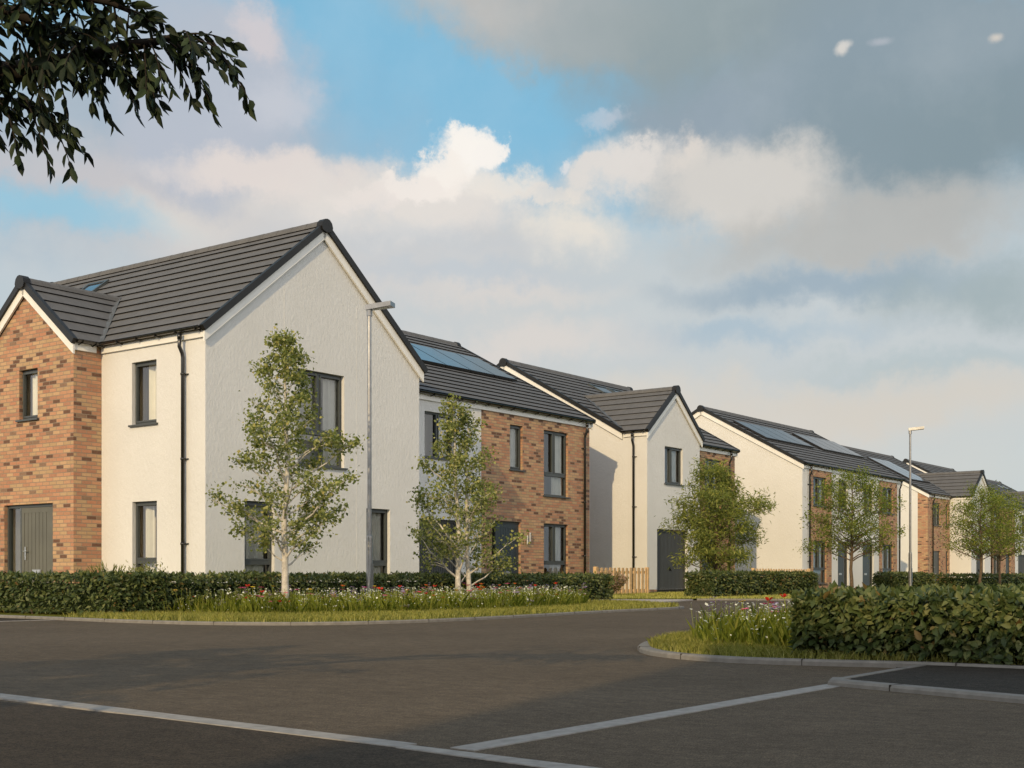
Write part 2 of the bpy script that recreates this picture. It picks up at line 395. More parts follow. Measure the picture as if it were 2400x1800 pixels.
def door(house, pl, c, a0, a1, z0, z1, leaf=None, glazed=None, handle_at=None, post=.5, mat='door'):
    """opening a0..a1; leaf a-range; glazed side-light ranges"""
    leaf = leaf or (a0+.06, a1-.06); D0, D1 = REV-.03, REV+.03
    f = MB()
    edges = sorted({a0, a1})
    pbox(f, pl, c, a0, a0+.05, D0-.01, D1+.02, z0, z1); pbox(f, pl, c, a1-.05, a1, D0-.01, D1+.02, z0, z1)
    pbox(f, pl, c, a0+.05, a1-.05, D0-.01, D1+.02, z1-.06, z1)
    for g0, g1 in (glazed or []):
        for e in (g0, g1):
            if a0+.06 < e < a1-.06: pbox(f, pl, c, e-.022, e+.022, D0-.005, D1+.01, z0, z1-.06)
    fr = f.build('door', M['frame'], house)
    l = MB(); b0, b1 = leaf
    pbox(l, pl, c, b0, b1, D0+.012, D1, z0+.03, z1-.065)
    for (q0, q1, y0, y1) in ((b0, b0+.09, z0+.03, z1-.065), (b1-.09, b1, z0+.03, z1-.065), (b0+.09, b1-.09, z1-.165, z1-.065), (b0+.09, b1-.09, z0+.03, z0+.16)):
        pbox(l, pl, c, q0, q1, D0-.004, D0+.012, y0, y1)
    n = 7; st = (b1-b0-.18)/n
    for i in range(n): pbox(l, pl, c, b0+.09+i*st+.006, b0+.09+(i+1)*st-.006, D0+.002, D0+.012, z0+.16, z1-.165)
    l.build('leaf', M[mat], fr)
    mid = (b0+b1)/2
    x = MB(); pbox(x, pl, c, mid-.14, mid+.14, D0-.022, D0-.004, z0+post, z0+post+.085); pbox(x, pl, c, mid-.12, mid+.12, D0-.03, D0-.022, z0+post+.02, z0+post+.07)
    x.build('letter_box', M['steel'], fr)
    if handle_at is not None:
        x = MB(); h = handle_at; pbox(x, pl, c, h-.018, h+.018, D0-.018, D0-.003, z0+.78, z0+1.04)
        x.tube([PT(pl, c, h, D0-.02, z0+.95), PT(pl, c, h, D0-.06, z0+.95), PT(pl, c, h-.12 if pl == 'x' else h+.12, D0-.06, z0+.95)], .011, 6)
        x.build('handle', M['steel'], fr)
    if glazed:
        x = MB()
        for g0, g1 in glazed: x = MB(); quad(x, pl, c, g0, g1, z0+.05, z1-.06, REV+.01); x.build('side_light', M['glass'], fr)
    r = MB(); r.face([PT(pl, c, a0-.1, REV+.5, z0), PT(pl, c, a1+.1, REV+.5, z0), PT(pl, c, a1+.1, REV+.5, z1+.1), PT(pl, c, a0-.1, REV+.5, z1+.1)])
    for e in (a0-.1, a1+.1): r.face([PT(pl, c, e, REV+.05, z0), PT(pl, c, e, REV+.5, z0), PT(pl, c, e, REV+.5, z1+.1), PT(pl, c, e, REV+.05, z1+.1)])
    r.build('hallway', M['curtain'], fr)
    t = MB(); pbox(t, pl, c, a0, a1, -.12, REV, z0-.06, z0+.012); t.build('threshold', M['concrete'], fr)
    return fr

def garage(house, pl, c, a0, a1, z0, z1):
    f = MB(); pbox(f, pl, c, a0, a0+.07, REV-.02, REV+.05, z0, z1); pbox(f, pl, c, a1-.07, a1, REV-.02, REV+.05, z0, z1); pbox(f, pl, c, a0+.07, a1-.07, REV-.02, REV+.05, z1-.07, z1)
    pbox(f, pl, c, a0+.07, a1-.07, REV+.02, REV+.04, z0+.01, z1-.07)
    n = int((a1-a0-.14)/.085); st = (a1-a0-.14)/n
    for i in range(n): pbox(f, pl, c, a0+.07+i*st+.008, a0+.07+(i+1)*st-.008, REV+.003, REV+.02, z0+.015, z1-.072)
    g = f.build('garage_door', M['garage'], house)
    m = (a0+a1)/2; h = MB(); pbox(h, pl, c, m-.03, m+.03, REV-.02, REV+.003, z0+.72, z0+.86); h.tube([PT(pl, c, m-.05, REV-.03, z0+.83), PT(pl, c, m+.06, REV-.03, z0+.72)], .013, 6)
    h.build('handle', M['black'], g); return g

GAUGE = .345
def roof(house, axis, c, half, zw, zr, e0, e1, over=.13, ends=(True, True), endf=None, name='roof', sides=(-1, 1), bargeface=(True, True), barge_drop=.23):
    """ridge along axis at perpendicular position c; the roof plane passes zw above the wall line and zr at the ridge"""
    k = (zr-zw)/half; th = math.atan(k); W = half+over; cs, sn = math.cos(th), math.sin(th)
    def pt(t, sg, r, lift): # r: horizontal run from the eave edge
        y = c+sg*(W-r) + sg*sn*lift; z = zw-k*over+k*r+cs*lift
        return (t, y, z) if axis == 'x' else (y, t, z)
    n = max(3, round((W/cs)/GAUGE)); st = W/n
    mb = MB()
    for sg in sides:
        def E(r): return e1 if endf is None else endf(zw-k*over+k*r)
        for i in range(n):
            r0, r1 = i*st, (i+1)*st; lo = r0-.016*cs
            a, b = E(r0), E(r1)
            ups = [pt(e0, sg, lo, .036), pt(a, sg, lo, .036), pt(b, sg, r1, .004), pt(e0, sg, r1, .004)]
            mb.face(ups)
            mb.face([pt(e0, sg, r0+.006, .0), pt(a, sg, r0+.006, .0), pt(a, sg, lo, .036), pt(e0, sg, lo, .036)], 1)  # near-black lip underside paints the shadow line between tile courses
        mb.face([pt(e0, sg, 0, -.05), pt(E(0), sg, 0, -.05), pt(E(W), sg, W, -.05), pt(e0, sg, W, -.05)], 1)
        mb.face([pt(e0, sg, 0, -.05), pt(E(0), sg, 0, -.05), pt(E(0), sg, 0, .0), pt(e0, sg, 0, .0)], 1)
    r = mb.build(name, [M['tile'], M['verge']], house)
    ez = E(W) if endf else e1
    rg = MB(); zc = zr+.0; A = lambda t, dy, dz: (t, c+dy, zc+dz) if axis == 'x' else (c+dy, t, zc+dz)
    prof = [(-.14, -.06), (-.12, .01), (-.075, .06), (0, .08), (.075, .06), (.12, .01), (.14, -.06)]
    L = ez-e0; cnt = max(1, round(abs(L)/.42))
    for i in range(cnt):
        t0 = e0+L*i/cnt; t1 = e0+L*(i+1)/cnt; s = 1.0; 
        for j in range(len(prof)-1):
            rg.face([A(t0, *prof[j]), A(t1, prof[j][0]*.985, prof[j][1]*.985-.002), A(t1, prof[j+1][0]*.985, prof[j+1][1]*.985-.002), A(t0, *prof[j+1])])
    rg.build('ridge', M['tile'], r)
    dirs = (-1, 1)
    for q, (e, on) in enumerate(((e0, ends[0]), (e1, ends[1]))):
        if not on: continue
        vg = MB(); o = dirs[q]
        for sg in sides:
            c8 = [pt(e+o*.03, sg, -.01, -.075), pt(e-o*.06, sg, -.01, -.075), pt(e-o*.06, sg, W-.03, -.075), pt(e+o*.03, sg, W-.03, -.075),
                  pt(e+o*.03, sg, -.01, .046), pt(e-o*.06, sg, -.01, .046), pt(e-o*.06, sg, W-.03, .046), pt(e+o*.03, sg, W-.03, .046)]
            vg.hexa(c8)
        pr = [(-.13, -.14), (-.155, -.06), (-.125, .03), (-.065, .085), (0, .10), (.065, .085), (.125, .03), (.155, -.06), (.13, -.14), (0, -.17)]
        i0 = len(vg.v); t0, t1 = e+o*.06, e-o*.1
        vg.v += [A(t0, *p) for p in pr]+[A(t1, *p) for p in pr]; m_ = len(pr)
        for j in range(m_): vg.f.append((i0+j, i0+(j+1) % m_, i0+m_+(j+1) % m_, i0+m_+j)); vg.m.append(0)
        vg.f.append(tuple(i0+j for j in range(m_))); vg.m.append(0); vg.f.append(tuple(i0+m_+j for j in reversed(range(m_)))); vg.m.append(0)
        vg.build('verge', M['verge'], r)
    for q, (e, on) in enumerate(((e0, bargeface[0] and ends[0]), (e1, bargeface[1] and ends[1]))):
        if not on: continue
        bg = MB(); o = dirs[q]; t0, t1 = e-o*.02, e-o*.06
        for sg in sides:
            lo, hi = -.06-barge_drop*cs, -.055
            def bp(t, r, vert):   # vertical drop measured straight down from the underside
                p = pt(t, sg, r, -.05); return (p[0], p[1], p[2]-vert)
            bg.hexa([bp(t0, .02, barge_drop), bp(t1, .02, barge_drop), bp(t1, W, barge_drop), bp(t0, W, barge_drop), bp(t0, .02, 0), bp(t1, .02, 0), bp(t1, W, 0), bp(t0, W, 0)])
        bg.build('bargeboard', M['white'], house)
    return r, pt

def eaves(house, pl, c, a0, a1, zw, over=.13, gutter=True, pipe=None, ends=True):
    f = MB(); pbox(f, pl, c, a0, a1, -.05, -.004, zw-.27, zw-.07); f.build('fascia', M['white'], house)
    if gutter:
        g = MB(); n = 8; r = .052; d = -over-.015; z = zw-.09
        pro = [(d+r*math.cos(math.pi+math.pi*j/n), z+r*math.sin(math.pi+math.pi*j/n)) for j in range(n+1)]
        for j in range(n):
            g.face([PT(pl, c, a0, *pro[j]), PT(pl, c, a1, *pro[j]), PT(pl, c, a1, *pro[j+1]), PT(pl, c, a0, *pro[j+1])])
        for dd in (-r, r):
            g.tube([PT(pl, c, a0, d+dd, z), PT(pl, c, a1, d+dd, z)], .009, 6)
        for e in (a0, a1): g.face([PT(pl, c, e, *p) for p in pro])
        cnt = max(1, int((a1-a0)/.55))
        for i in range(cnt+1):
            a = a0+.1+(a1-a0-.2)*i/max(1, cnt)
            g.tube([PT(pl, c, a, d-r-.006, z+.004), PT(pl, c, a, d-.04, z-r-.008), PT(pl, c, a, d+.04, z-r-.01), PT(pl, c, a, -.05, z-r-.02)], .014, 5)
        go = g.build('gutter', M['black'], house)
    if pipe is not None:
        p = MB(); r = .036
        p.tube([PT(pl, c, pipe, -over-.015, zw-.17), PT(pl, c, pipe, -over-.015, zw-.34), PT(pl, c, pipe, -over-.02, zw-.40), PT(pl, c, pipe, -.085, zw-.52), PT(pl, c, pipe, -.07, zw-.6), PT(pl, c, pipe, -.07, .02)], r, 10)
        p.tube([PT(pl, c, pipe, -over-.015, zw-.17), PT(pl, c, pipe, -over-.015, zw-.27)], r*1.25, 10)
        for zz in (zw-.9, zw-2.45, zw-4):
            p.tube([PT(pl, c, pipe, -.07, zz-.02), PT(pl, c, pipe, -.07, zz+.02)], r*1.3, 10); pbox(p, pl, c, pipe-.085, pipe+.06, -.03, 0, zz-.012, zz+.012)
        p.build('downpipe', M['black'], house, smooth=True)

def solar(rf, pt, side, a0, n, w, r0, r1, h=.07):
    for i in range(n):
        x0 = a0+i*w; b = MB()
        b.hexa([pt(x0+.012, side, r0, .04), pt(x0+w-.012, side, r0, .04), pt(x0+w-.012, side, r1, .04), pt(x0+.012, side, r1, .04),
                pt(x0+.012, side, r0, .04+h), pt(x0+w-.012, side, r0, .04+h), pt(x0+w-.012, side, r1, .04+h), pt(x0+.012, side, r1, .04+h)], 1)
        b.face([pt(x0+.03, side, r0+.02, .043+h), pt(x0+w-.03, side, r0+.02, .043+h), pt(x0+w-.03, side, r1-.02, .043+h), pt(x0+.03, side, r1-.02, .043+h)], 0)
        b.build('solar_panel', [M['solar'], M['black']], rf)

def skylight(rf, pt, side, x0, x1, r0, r1):
    b = MB(); h = .075
    for (q0, q1, s0, s1) in ((x0, x0+.07, r0, r1), (x1-.07, x1, r0, r1), (x0+.07, x1-.07, r0, r0+.06), (x0+.07, x1-.07, r1-.06, r1)):
        b.hexa([pt(q0, side, s0, .0), pt(q1, side, s0, .0), pt(q1, side, s1, .0), pt(q0, side, s1, .0), pt(q0, side, s0, h), pt(q1, side, s0, h), pt(q1, side, s1, h), pt(q0, side, s1, h)], 0)
    b.face([pt(x0+.06, side, r0+.05, .055), pt(x1-.06, side, r0+.05, .055), pt(x1-.06, side, r1-.05, .055), pt(x0+.06, side, r1-.05, .055)], 1)
    b.build('skylight', [M['frame'], M['solar']], rf)

def valley(rf, p0, p1, w=.09, lift=.05, side=Vector((1, 0, 0))):
    p0, p1 = Vector(p0), Vector(p1); up = Vector((0, 0, lift)); s = side.normalized()*w; b = MB()
    b.face([p0-s+up, p0+up*.75, p1+up*.75, p1-s+up]); b.face([p0+up*.75, p0+s+up, p1+s+up, p1+up*.75])
    b.build('valley', M['lead'], rf)

def gable_tri(mb, pl, c, a0, a1, z0, za, mat=0):
    m = (a0+a1)/2; p = [PT(pl, c, a0, 0, z0), PT(pl, c, a1, 0, z0), PT(pl, c, m, 0, za)]
    mb.face(p if pl == 'y' else p[::-1], mat)

ZW, ZF = 5.15, 4.88
HG = 'houses along the street'

# ---------------------------------------------------------------- house on the corner
def house_corner():
    x0, x1, y0, y1 = 15.33, 21.26, 18.18, 27.25; O = (x0, y0, 0)
    h = thing('house', 'largest, nearest white house with a brick porch wing at the left edge', 'house', O, HG)
    X = lambda x: x-x0; Y = lambda y: y-y0
    W, D = x1-x0, y1-y0; zr = 7.56; kA = (zr-ZW)/(W/2)
    wx, wy0, wy1 = X(14.7), Y(21.23), Y(24.37); wzr = 6.4
    fr_holes = [(Y(19.56), Y(20.29), 3.43, 4.62), (Y(19.55), Y(20.28), .25, 1.97)]
    ga_holes = [(X(17.62), X(18.92), 2.75, 4.62), (X(16.26), X(17.01), .25, 1.97), (X(19.58), X(20.31), .25, 1.97)]
    w = MB()
    wall(w, 'x', 0, 0, wy0, 0, ZW, fr_holes); wall(w, 'x', 0, wy0, D, 0, ZW)
    wall(w, 'y', 0, 0, W, 0, ZW, ga_holes); gable_tri(w, 'y', 0, 0, W, ZW, zr-.06)
    w.face([(W, 0, 0), (W, D, 0), (W, D, ZW), (W, 0, ZW)]); w.face([(0, D, 0), (W, D, 0), (W, D, ZW), (0, D, ZW)]); w.face([(0, D, ZW), (W, D, ZW), (W/2, D, zr-.06)])
    for xx in (17.27, 19.3): w.box(X(xx)-.006, X(xx)+.006, -.004, .01, .05, 6.1)
    w.build('render_wall', M['render'], h)
    b = MB(); bh = [(Y(22.40), Y(23.03), 3.66, 4.65), (Y(21.9), Y(23.55), .1, 1.98)]
    wall(b, 'x', wx, wy0, wy1, 0, ZW, bh); gable_tri(b, 'x', wx, wy0, wy1, ZW, wzr-.05)
    quad(b, 'y', wy0, wx, 0, 0, ZW); b.face([(wx, wy1, 0), (0, wy1, 0), (0, wy1, ZW), (wx, wy1, ZW)])
    b.build('brick_wall', M['brick'], h)
    rf, pt = roof(h, 'y', W/2, W/2, ZW, zr, -.09, D+.09)
    wend = lambda z: (z-ZW)/kA + .06 if z > ZW else -.1
    rw, ptw = roof(h, 'x', (wy0+wy1)/2, (wy1-wy0)/2, ZW, wzr, wx-.09, 2.0, ends=(True, False), endf=wend, name='porch_roof')
    e = (wzr-ZW)/kA
    valley(rf, (-.12, wy0-.12, ZW-.1), (e, (wy0+wy1)/2, wzr), .085, .06, Vector((.2, -1, 0)))
    eaves(h, 'x', 0, -.03, wy0-.05, ZW, pipe=Y(18.72)); eaves(h, 'y', wy0, wx-.02, -.15, ZW); eaves(h, 'x', 0, wy1+.1, D, ZW)
    window(h, 'x', 0, *fr_holes[0], curtain=(.0, .62)); window(h, 'x', 0, *fr_holes[1], transom=.84, curtain=(.55, .85))
    window(h, 'y', 0, *ga_holes[0], mullion=X(18.26), transom=3.41, flip=True, curtain=((.0, .2), (.72, .97)), room='room')
    window(h, 'y', 0, *ga_holes[1], transom=.82, curtain=(.25, .95)); window(h, 'y', 0, *ga_holes[2], transom=.82, curtain=(.0, .9))
    window(h, 'x', wx, *bh[0], curtain=(.0, .75))
    door(h, 'x', wx, *bh[1], leaf=(Y(22.02), Y(23.07)), glazed=[(Y(23.09), Y(23.5)), (Y(21.95), Y(22.0))], handle_at=Y(22.93), mat='door_olive')
    l = MB(); l.tube([(wx-.07, Y(23.78), 1.36), (wx-.07, Y(23.78), 1.62)], .045, 10); l.box(wx-.05, wx, Y(23.78)-.03, Y(23.78)+.03, 1.44, 1.54); l.build('wall_light', M['steel'], h)
    # skylight on the front slope
    skylight(rf, pt, -1, Y(24.36), Y(25.1), 1.65, 2.62)
    return h
HA = house_corner()

def main_body(h, W, D, zr, wallmb, ga_left=True, right_brick=None):
    """rear, right and left walls of a house whose ridge runs along X; local origin at its front left corner"""
    k = MB(); 
    gable_tri(wallmb, 'x', 0, 0, D, ZW, zr-.05)
    wallmb.face([(0, D, 0), (W, D, 0), (W, D, ZW), (0, D, ZW)])
    wallmb.face([(W, D, ZW), (W, 0, ZW), (W, D/2, zr-.05)])

# ---------------------------------------------------------------- brick and render house with solar panels
def house_b():
    x0, x1, y0 = 21.3, 31.42, 20.35; h = thing('house', 'half white, half brick house with four solar panels, joined to the nearest white house', 'house', (x0, y0, 0), HG)
    X = lambda x: x-x0; W = x1-x0; D = 10.1; zr = 7.85; xb = X(26.27)
    w = MB(); wh = [(X(24.0), X(25.15), 3.49, 4.62), (X(23.2), X(25.35), 0, 1.97)]
    wall(w, 'y', 0, 0, xb, 0, ZW, wh); wall(w, 'x', 0, 0, D, 0, ZW); main_body(h, W, D, zr, w)
    w.build('render_wall', M['render'], h)
    b = MB(); bh = [(X(27.52), X(28.1), 3.42, 4.62), (X(29.1), X(30.31), 2.8, 4.62), (X(29.1), X(30.31), .25, 2.02), (X(26.72), X(28.01), .1, 2.02)]
    wall(b, 'y', -.004, xb, W, 0, ZW, bh); b.face([(W, 0, 0), (W, D, 0), (W, D, ZW), (W, 0, ZW)])
    b.build('brick_wall', M['brick'], h)
    rf, pt = roof(h, 'x', D/2, D/2, ZW, zr, 0, W+.09, ends=(False, True))
    solar(rf, pt, -1, X(26.3), 4, 1.11, 22.5-20.22, 23.98-20.22)
    eaves(h, 'y', 0, .0, W+.05, ZW, pipe=X(31.08))
    window(h, 'y', 0, *wh[0], mullion=X(24.55), curtain=(.55, 1)); garage(h, 'y', 0, *wh[1])
    window(h, 'y', -.004, *bh[0], curtain=(.4, 1)); window(h, 'y', -.004, *bh[1], mullion=X(29.66), transom=3.4, curtain=(.55, 1), room='roomd', flip=True)
    window(h, 'y', -.004, *bh[2], mullion=X(29.68), transom=.92, curtain=(.52, .9), room='roomd', flip=True)
    door(h, 'y', -.004, *bh[3], leaf=(X(27.02), X(27.96)), glazed=[(X(26.78), X(27.0))])
    for xx, zz in ((28.24, 1.42), (28.36, 1.5)):
        l = MB(); l.tube([(X(xx), -.06, zz), (X(xx), -.06, zz+.24)], .032, 10); l.box(X(xx)-.02, X(xx)+.02, -.06, -.004, zz+.1, zz+.14); l.build('wall_light', M['steel'], h)
    return h
HB = house_b()

# ---------------------------------------------------------------- white house with a front gable wing
def house_c():
    x0, x1, y0 = 34.15, 42.0, 20.95; h = thing('house', 'white house with a projecting gabled garage wing, behind the bare wood fence', 'house', (x0, y0, 0), HG)
    X = lambda x: x-x0; W = x1-x0; D = 9.0; zr = 7.7; wy = 20.0-y0; ww = 37.55-x0; wzr = 6.52; km = (zr-ZW)/(D/2)
    w = MB(); wh = [(X(35.24), X(36.4), 3.48, 4.65), (X(34.76), X(36.74), 0, 2.03)]
    wall(w, 'x', 0, wy, D, .14, ZW); gable_tri(w, 'x', 0, 0, D, ZW, zr-.05)
    wall(w, 'y', wy, 0, ww, .14, ZW, [wh[0], (X(34.76), X(36.74), .14, 2.03)]); gable_tri(w, 'y', wy, 0, ww, ZW, wzr-.05)
    w.face([(ww, wy, .14), (ww, 0, .14), (ww, 0, ZW), (ww, wy, ZW)]); w.face([(0, D, 0), (W, D, 0), (W, D, ZW), (0, D, ZW)])
    w.build('render_wall', M['render'], h)
    b = MB(); bh = [(X(39.74), X(40.95), 2.8, 4.64), (X(39.5), X(40.75), .1, 2.02)]
    wall(b, 'y', 0, ww, W, 0, ZW, bh); b.face([(W, 0, 0), (W, D, 0), (W, D, ZW), (W, 0, ZW)]); b.face([(W, D, ZW), (W, 0, ZW), (W, D/2, zr-.05)])
    b.build('brick_wall', M['brick'], h)
    b = MB(); quad(b, 'y', wy, .008, X(34.76), 0, .14, .008); b.face([(.008, wy+.008, 0), (.008, D, 0), (.008, D, .14), (.008, wy+.008, .14)][::-1]); b.build('plinth', M['brick'], h)
    b = MB(); quad(b, 'y', wy, X(36.74), ww-.008, 0, .14, .008); b.face([(ww-.008, wy+.008, 0), (ww-.008, 0, 0), (ww-.008, 0, .14), (ww-.008, wy+.008, .14)]); b.build('plinth', M['brick'], h)
    rf, pt = roof(h, 'x', D/2, D/2, ZW, zr, -.09, W+.09)
    wend = lambda z: (z-ZW)/km + .06 if z > ZW else -.14
    rw, ptw = roof(h, 'y', ww/2, ww/2, ZW, wzr, wy-.09, 3, ends=(True, False), endf=wend, name='wing_roof')
    e = (wzr-ZW)/km
    valley(rf, (.0, 0, ZW+.0), (ww/2, e, wzr), .08, .06, Vector((1, -.5, 0)))
    eaves(h, 'x', 0, wy-.02, -.12, ZW, pipe=wy+.45+.0); eaves(h, 'y', 0, ww+.1, W+.05, ZW, pipe=X(41.45))
    window(h, 'y', wy, *wh[0], mullion=X(35.72), curtain=((.5, .95),)); garage(h, 'y', wy, X(34.76), X(36.74), .0, 2.03)
    window(h, 'y', 0, *bh[0], mullion=X(40.4), transom=3.4, curtain=(.5, 1), room='roomd'); door(h, 'y', 0, *bh[1], leaf=(X(39.6), X(40.4)), glazed=[(X(40.42), X(40.7))])
    skylight(rf, pt, -1, X(38.2), X(39.35), 3.35, 4.0); skylight(rf, pt, -1, X(39.5), X(40.5), 3.35, 4.0)
    return h
HC = house_c()

# ---------------------------------------------------------------- pair of houses with brick panels
def house_d():
    x0, x1, y0 = 47.95, 59.2, 20.95; h = thing('house', 'semi-detached pair with two brick strips, two front doors and two rows of solar panels', 'house', (x0, y0, 0), HG)
    X = lambda x: x-x0; W = x1-x0; D = 9.0; zr = 7.62
    FF, GF = (3.43, 4.61), (.25, 2.0)
    hw = [(X(51.66), X(52.69), *FF), (X(54.5), X(55.69), *FF), (X(51.6), X(52.8), .1, 2.0), (X(54.4), X(55.75), .1, 2.0)]
    hb1 = [(X(49.02), X(50.38), *FF), (X(49.02), X(50.38), *GF)]; hb2 = [(X(56.8), X(58.18), *FF), (X(56.8), X(58.18), *GF)]
    w = MB(); s1, s2, s3, s4 = X(48.6), X(50.92), X(56.38), X(58.7)
    wall(w, 'y', 0, 0, s1, 0, ZW); wall(w, 'y', 0, s2, s3, 0, ZW, hw); wall(w, 'y', 0, s4, W, 0, ZW); wall(w, 'x', 0, 0, D, 0, ZW); main_body(h, W, D, zr, w)
    w.face([(W, 0, 0), (W, D, 0), (W, D, ZW), (W, 0, ZW)]); w.build('render_wall', M['render'], h)
    for q in ((s1, s2, hb1), (s3, s4, hb2)):
        b = MB(); wall(b, 'y', -.006, q[0], q[1], 0, ZW, q[2]); b.build('brick_wall', M['brick'], h)
    rf, pt = roof(h, 'x', D/2, D/2, ZW, zr, -.09, W+.09)
    solar(rf, pt, -1, X(48.4), 4, 1.2, 22.75-20.82, 24.25-20.82); solar(rf, pt, -1, X(54.3), 4, 1.2, 22.75-20.82, 24.25-20.82)
    eaves(h, 'y', 0, -.05, W+.05, ZW, pipe=X(48.52))
    p = MB(); xx = X(58.85); p.tube([(xx, -.16, ZW-.17), (xx, -.16, ZW-.34), (xx, -.08, ZW-.55), (xx, -.07, .02)], .036, 10); p.build('downpipe', M['black'], h, smooth=True)
    window(h, 'y', 0, *hw[0], mullion=X(52.15), curtain=(.5, 1)); window(h, 'y', 0, *hw[1], mullion=X(55.05), curtain=(.45, 1))
    door(h, 'y', 0, *hw[2], leaf=(X(51.66), X(52.44)), glazed=[(X(52.46), X(52.75))]); door(h, 'y', 0, *hw[3], leaf=(X(54.46), X(55.4)), glazed=[(X(55.42), X(55.7))])
    for q in (hb1[0], hb2[0]): window(h, 'y', -.006, *q, mullion=(q[0]+q[1])/2, curtain=(.5, 1), flip=True)
    for q in (hb1[1], hb2[1]): window(h, 'y', -.006, *q, mullion=(q[0]+q[1])/2, transom=.84, curtain=(.15, 1), flip=True)
    return h
HD = house_d()

# ---------------------------------------------------------------- brick fronted house with a white gabled wing
def house_e():
    x0, x1, y0 = 69.5, 78.0, 23.1; h = thing('house', 'brick-fronted house with a white gabled wing behind the right-hand street trees', 'house', (x0, y0, 0), HG)
    X = lambda x: x-x0; W = x1-x0; D = 10.2; zr = 7.95; ws, we = X(73.25), X(77.0); wy = 21.9-y0; wzr = 6.55; km = (zr-ZW)/(D/2)
    w = MB(); wh = [(X(74.2), X(75.8), .1, 2.0)]
    wall(w, 'x', 0, .55, D, 0, ZW); gable_tri(w, 'x', 0, 0, D, ZW, zr-.05)
    quad(w, 'x', ws, wy, 0, 0, ZW); wall(w, 'y', wy, ws, we, 0, ZW, wh); gable_tri(w, 'y', wy, ws, we, ZW, wzr-.05)
    w.face([(we, wy, 0), (we, 0, 0), (we, 0, ZW), (we, wy, ZW)]); w.face([(W, 0, 0), (W, D, 0), (W, D, ZW), (W, 0, ZW)]); w.face([(W, D, ZW), (W, 0, ZW), (W, D/2, zr-.05)]); w.face([(0, D, 0), (W, D, 0), (W, D, ZW), (0, D, ZW)])
    w.build('render_wall', M['render'], h)
    b = MB(); bh = [(X(70.45), X(71.63), 3.35, 4.61), (X(72.95), X(73.46)-.22, 3.35, 4.61), (X(70.45), X(71.6), .1, 1.95), (X(72.9), X(73.24), .72, 1.95)]
    bh[1] = (X(72.55), X(73.0), 3.35, 4.61); bh[3] = (X(72.55), X(73.0), .72, 1.95)
    wall(b, 'y', -.004, 0, ws, 0, ZW, bh); wall(b, 'x', -.006, -.004, .55, 0, ZW); b.build('brick_wall', M['brick'], h)
    b = MB(); wall(b, 'y', 0, we, W, 0, ZW); b.build('brick_wall', M['brick'], h)
    rf, pt = roof(h, 'x', D/2, D/2, ZW, zr, -.09, W+.09)
    wend = lambda z: (z-ZW)/km + .06 if z > ZW else -.14
    rw, ptw = roof(h, 'y', (ws+we)/2, (we-ws)/2, ZW, wzr, wy-.09, 3, ends=(True, False), endf=wend, name='wing_roof')
    valley(rf, (ws, 0, ZW), ((ws+we)/2, (wzr-ZW)/km, wzr), .08, .06, Vector((1, -.5, 0)))
    solar(rf, pt, -1, X(70.4), 3, 1.1, 24.4-22.97, 26.9-22.97)
    eaves(h, 'y', 0, -.05, ws-.1, ZW, pipe=X(70.16)); eaves(h, 'x', ws, wy-.02, -.12, ZW)
    window(h, 'y', -.004, *bh[0], mullion=X(71.05), curtain=(.1, 1)); window(h, 'y', -.004, *bh[1], curtain=(.1, 1)); window(h, 'y', -.004, *bh[3], curtain=(.1, 1))
    door(h, 'y', -.004, *bh[2], handle_at=X(70.62)); garage(h, 'y', wy, *wh[0])
    return h
HE = house_e()

def house_f():
    x0, x1, y0 = 80.7, 89.9, 23.1; h = thing('house', 'half brick, half white house at the right edge, beyond the white gabled wing', 'house', (x0, y0, 0), HG)
    X = lambda x: x-x0; W = x1-x0; D = 10.2; zr = 7.95; s = X(86.65)
    b = MB(); bh = [(X(81.8), X(83.3), .25, 1.95), (X(84.5), X(85.6), .1, 1.95), (X(82), X(83.2), 3.4, 4.6)]
    wall(b, 'y', -.004, 0, s, 0, ZW, bh); b.build('brick_wall', M['brick'], h)
    w = MB(); wh = [(X(87.9), X(89.2), 3.35, 4.6), (X(87.4), X(89.6), 0, 1.97)]
    wall(w, 'y', 0, s, W, 0, ZW, wh); wall(w, 'x', 0, 0, D, 0, ZW); main_body(h, W, D, zr, w); w.face([(W, 0, 0), (W, D, 0), (W, D, ZW), (W, 0, ZW)]); w.build('render_wall', M['render'], h)
    rf, pt = roof(h, 'x', D/2, D/2, ZW, zr, -.09, W+.09); eaves(h, 'y', 0, -.05, W+.05, ZW, pipe=X(81.2))
    solar(rf, pt, -1, X(85.3), 3, 1.1, 2.4, 3.9)
    window(h, 'y', -.004, *bh[0], mullion=X(82.5), curtain=(.1, 1), flip=True); door(h, 'y', -.004, *bh[1], leaf=(X(84.56), X(85.3)), glazed=[(X(85.32), X(85.55))]); window(h, 'y', -.004, *bh[2], curtain=(.3, 1))
    window(h, 'y', 0, *wh[0], mullion=X(88.2), curtain=(.2, 1)); garage(h, 'y', 0, *wh[1])
    return h
HF = house_f()
HGo = copy_tree(HC); HGo.location = (93.2, 23.6, 0)
tag(HGo, 'farthest house, at the right edge, only its roof and gable edge showing')
# houses across the street, reflected in the windows; the last, unseen, is added to shade the foreground
o = copy_tree(HD); o.location = (33.5, -7.5, 0); o.rotation_euler = (0, 0, math.pi); tag(o, 'semi-detached pair across the street, reflected in the solar-panel house windows')
o = copy_tree(HD); o.location = (49.5, -7.5, 0); o.rotation_euler = (0, 0, math.pi); tag(o, 'semi-detached pair across the street, farther along than the other reflected pair')
o = copy_tree(HA); o.location = (-8.6, -2.6, 0); o.rotation_euler = (0, 0, math.pi); tag(o, 'unseen house added behind the viewer to throw shade across the parking bays')

